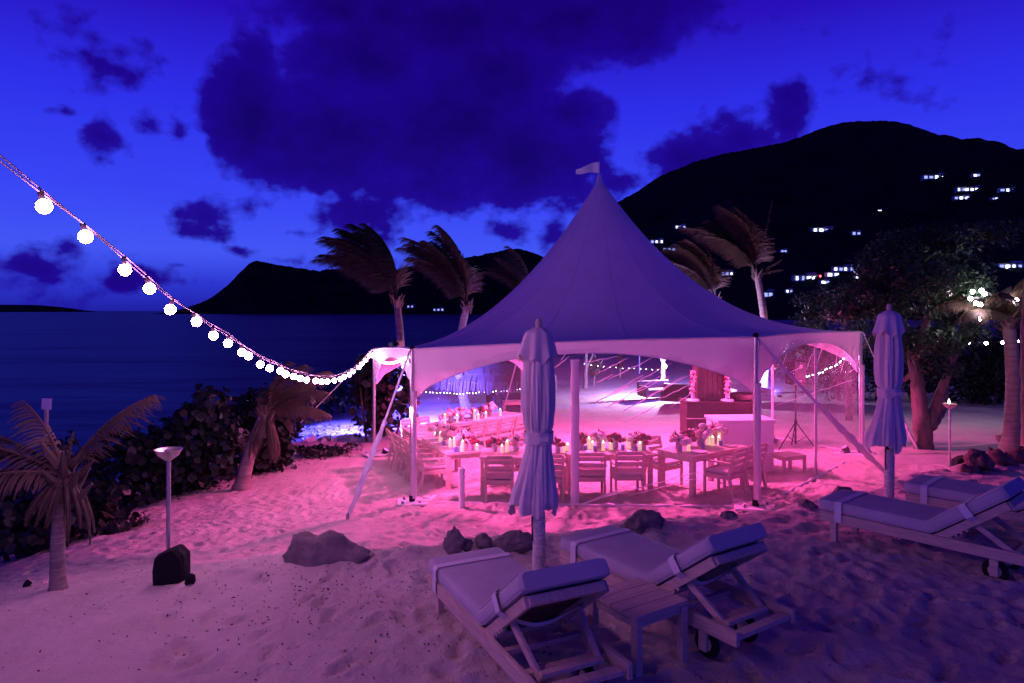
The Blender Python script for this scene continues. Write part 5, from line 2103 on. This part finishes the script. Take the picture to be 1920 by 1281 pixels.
# slim trees on the far beach
for k, (px, py, hgt, lab) in enumerate([(1097, 735, 2.3, 'slim bare tree on the far beach right of the centre sleeve'), (1113, 730, 1.6, 'small bushy tree beside the slim bare tree on the far beach'),
                                        (1242, 750, 3.2, 'bent tree carrying the white lantern beyond the tent')]):
    Y = F * 4.15 / (py - HOR)
    tb = at(px, py, Y); tb.z = g(tb.x, tb.y)
    lean_ = -.9 if k == 2 else .1
    tree(lab, tb, [([(0, 0, -.1), (.05, 0, hgt * .45), (lean_ * .5, 0, hgt * .75), (lean_, .2, hgt)], .12 if k != 1 else .06, .05), ([(.03, 0, hgt * .4), (.5, .1, hgt * .85)], .07, .03)],
         [(lean_ * .8, .1, hgt + .3, .9, .8, .45), (.5, .1, hgt, .6, .6, .4)] if k != 1 else [(0, 0, hgt * .6, .45, .45, .5)], 900, .08, 'leaf_tree', 60 + k)

# ------------------------------------------------------------------ thatched shelter and beach furniture behind the tent
q = Vector((-.75, 29.0, g(-.75, 29)))
sh = thing('thatched_shelter', 'round thatched palm roof on a post, seen through the left of the tent', 'shelter', q)
MB().tube([(0, 0, -.1), (0, 0, 2.3)], .13, 12).build('post', M['bark'], sh, smooth=True)
MB().lathe([(.38, .0), (.36, .5), (.34, .52)], 14).build('plinth', M['dark_wood'], sh)
zt = 1.15
m = MB()
m.lathe([(2.55, zt + .15), (1.7, zt + .95), (.8, zt + 1.8), (.05, zt + 2.3)], 40)
rf = m.build('roof', M['thatch'], sh, smooth=60)
m = MB()
for ringk, (r, z, ll, cnt) in enumerate(((2.55, zt + .22, .55, 260), (2.2, zt + .52, .6, 220), (1.8, zt + .9, .6, 180), (1.3, zt + 1.35, .6, 120))):
    for k in range(cnt):
        a = 2 * PI * k / cnt + random.uniform(-.02, .02)
        o_ = Vector((math.cos(a), math.sin(a), 0))
        s = Vector((-math.sin(a), math.cos(a), 0)) * random.uniform(.025, .05)
        p0_ = o_ * (r - .12) + Vector((0, 0, z + .14))
        p1_ = o_ * (r + .08) + Vector((0, 0, z - .06))
        p2_ = o_ * (r + .12 + random.uniform(-.03, .05)) + Vector((0, 0, z - ll * random.uniform(.7, 1.1)))
        m.add([p0_ - s, p0_ + s, p1_ + s, p1_ - s, p2_ + s * .6, p2_ - s * .6], [(0, 1, 2, 3), (3, 2, 4, 5)])
th_ = m.build('thatch_fringe', M['thatch'], rf)
th_['kind'] = 'stuff'


def sofa(label, px, py, Y, w, rz, mat='dark_wood', cm='dark_counter'):
    q = at(px, py, Y)
    q.z = g(q.x, q.y)
    t_ = thing('beach_sofa', label, 'sofa', q, rz)
    MB().box((0, 0, .22), (w, .8, .18)).build('base', M[mat], t_, bevel=.02)
    MB().box((0, .36, .50), (w, .14, .55)).build('backrest', M[mat], t_, bevel=.02)
    for s in (-1, 1):
        MB().box((s * (w / 2 - .07), 0, .42), (.14, .8, .35)).build('armrest', M[mat], t_, bevel=.02)
    MB().box((0, -.04, .38), (w - .3, .64, .14)).build('seat_cushion', M[cm], t_, bevel=.03)
    return t_


sofa('dark beach sofa left of the bent lantern tree', 1232, 745, 29.5, 1.5, .3)
sofa('dark beach sofa right of the bent lantern tree', 1275, 748, 27.5, 1.4, -.4)
sofa('pale beach sofa behind the flower pillar', 1404, 740, 27, 1.5, .2, 'white_paint', 'napkin')
sofa('dark beach sofa behind the thatched shelter post', 966, 768, 26.5, 1.2, .1)
q = at(972, 772, 24.6); q.z = g(q.x, q.y)
low_table('plain wooden table on the sand behind the far dining chairs', q, .1, 1.1, .7, .7, M['teak'], 'beach_table')
q = at(1163, 710, 40); q.z = g(q.x, q.y)
t_ = thing('beach_parasol', 'small dark folded parasol on the far beach', 'parasol', q)
MB().tube([(0, 0, 0), (0, 0, 2.2)], .03, 8).build('pole', M['teak'], t_)
MB().lathe([(.10, .55), (.17, .7), (.13, 1.6), (.04, 2.1)], 12).build('canopy', M['dark_counter'], t_, smooth=True)
q = at(1199, 705, 42); q.z = g(q.x, q.y)
t_ = thing('marker_post', 'thin pale post on the far lit sand', 'post', q)
MB().tube([(0, 0, 0), (0, 0, 2.3)], .04, 8).build('pole', M['white_paint'], t_)
MB().sphere((0, 0, 2.33), .06, 8, 6).build('cap', M['white_paint'], t_, smooth=True)
q = at(87, 800, 13.5)
sg = thing('beach_sign', 'small blank white sign on a post among the bushes at the left', 'sign', (q.x, q.y, g(q.x, q.y)))
zt = CZ + (HOR - 757) / F * 13.5 - g(q.x, q.y)
MB().box((0, 0, zt / 2), (.06, .05, zt)).build('post', M['teak'], sg, bevel=.004)
MB().box((.03, -.04, zt), (.19, .02, .22), Matrix.Rotation(.06, 3, 'Y')).build('board', M['white_paint'], sg, bevel=.004)

# ------------------------------------------------------------------ villas on the hillsides
VIL = [('r', 1755, 331, 46, 9, 5, 'long lit villa high on the hill, leftmost of the upper group'), ('r', 1832, 328, 16, 7, 2, 'small lit house near the hill skyline at the right'),
       ('r', 1823, 354, 56, 9, 7, 'long villa with a row of lit windows below the hill skyline'), ('r', 1896, 356, 44, 8, 4, 'lit villa at the right picture edge on the upper hill'),
       ('r', 1804, 370, 30, 8, 3, 'bright villa just below the long row of windows'), ('r', 1544, 430, 44, 9, 4, 'white-lit villa alone in the middle of the hill'),
       ('r', 1606, 437, 18, 8, 2, 'small dim house right of the lone hill villa'), ('r', 1276, 425, 20, 7, 3, 'small lit house on the hill shoulder near the tent roof'),
       ('r', 1232, 452, 24, 8, 3, 'lit house beside the right slope of the tent roof'), ('r', 1256, 467, 24, 7, 3, 'row of dim windows just under the house by the roof slope'),
       ('r', 1510, 520, 44, 12, 4, 'bluish lit villa above the pale tree'), ('r', 1582, 503, 38, 10, 4, 'white villa with tall lit windows right of the bluish one'),
       ('r', 1562, 514, 24, 9, 2, 'house with bright lamps left under the white villa'), ('r', 1548, 528, 18, 8, 2, 'lowest lit house of the cluster above the pale tree'),
       ('r', 1896, 498, 46, 12, 4, 'white lit villa above the palm at the right edge'), ('r', 1440, 551, 22, 12, 2, 'pale lit house right of the bare palm trunk'),
       ('r', 1364, 512, 22, 8, 3, 'small bluish lit house between the two right palms'), ('r', 1300, 508, 12, 6, 2, 'tiny lit house just above the right roof slope'),
       ('r', 1700, 470, 12, 6, 2, 'tiny lit house above the big forked tree'), ('r', 1470, 470, 14, 6, 2, 'tiny lit house between the right palm and the lone villa'),
       ('r', 1650, 395, 10, 5, 1, 'single faint light high in the middle of the hill'), ('r', 1866, 372, 14, 5, 2, 'tiny lit house just right of the bright upper villas'),
       ('r', 1610, 520, 14, 7, 2, 'small lit house right of the cluster above the pale tree'), ('r', 1322, 478, 12, 5, 2, 'faint house light left of the right palms'),
       ('r', 1480, 545, 14, 7, 2, 'low lit house between the palm trunk and the bluish villa'), ('r', 1395, 455, 10, 5, 1, 'faint light behind the right palm crown'),
       ('l', 770, 574, 14, 6, 2, 'tiny lit house low on the headland by the palm trunk'), ('l', 822, 580, 20, 6, 3, 'row of faint lit windows at the headland foot')]
for k, (hh, px, py, w, h, nw, lab) in enumerate(VIL):
    H_ = hill_r if hh == 'r' else hill_l
    q = H_.hit(px, py + h * .5)
    s = q.y / F
    W_, Hh = w * s, h * s
    t_ = thing('hillside_villa', lab, 'villa', (q.x, q.y, q.z - .3 * Hh), random.uniform(-.15, .15), 'lit villas on the hills')
    MB().box((0, Hh * .5, Hh * .55), (W_, Hh, Hh * 1.1)).box((W_ * .3, Hh * .6, Hh * .9), (W_ * .35, Hh, Hh * 1.2)).build('wall', M['villa'], t_)
    MB().box((0, Hh * .4, Hh * 1.14), (W_ * 1.05, Hh * 1.4, Hh * .10)).build('roof', M['villa_roof'], t_)
    MB().box((0, -Hh * .35, Hh * .16), (W_ * 1.04, Hh * .7, Hh * .1)).build('terrace', M['villa'], t_)
    R_ = random.Random(k + 5)
    for j in range(nw):
        x = -W_ / 2 + W_ * (j + .5 + R_.uniform(-.15, .15)) / nw
        ww = W_ / nw * R_.uniform(.35, .7)
        MB().box((x, -.06, Hh * .62), (ww, .1, Hh * R_.uniform(.45, .62))).build('window', M['window_bright'] if R_.random() < .45 else M['window'], t_)
    if k in (0, 2, 4, 5, 10, 12, 13, 14):
        MB().sphere((R_.uniform(-.4, .4) * W_, -Hh * .5, Hh * .5), Hh * .22, 8, 6).build('lamp', M['window_bright'], t_, smooth=True)
q = hill_r.hit(1538, 521)
t_ = thing('red_beacon', 'tiny red lamp among the hillside villas', 'lamp', q)
s = q.y / F
MB().tube([(0, 0, -1), (0, 0, 2.5 * s)], .4 * s, 6).build('mast', M['steel'], t_)
MB().sphere((0, 0, 3 * s), 2.0 * s, 8, 6).build('bulb', M['red_lamp'], t_, smooth=True)
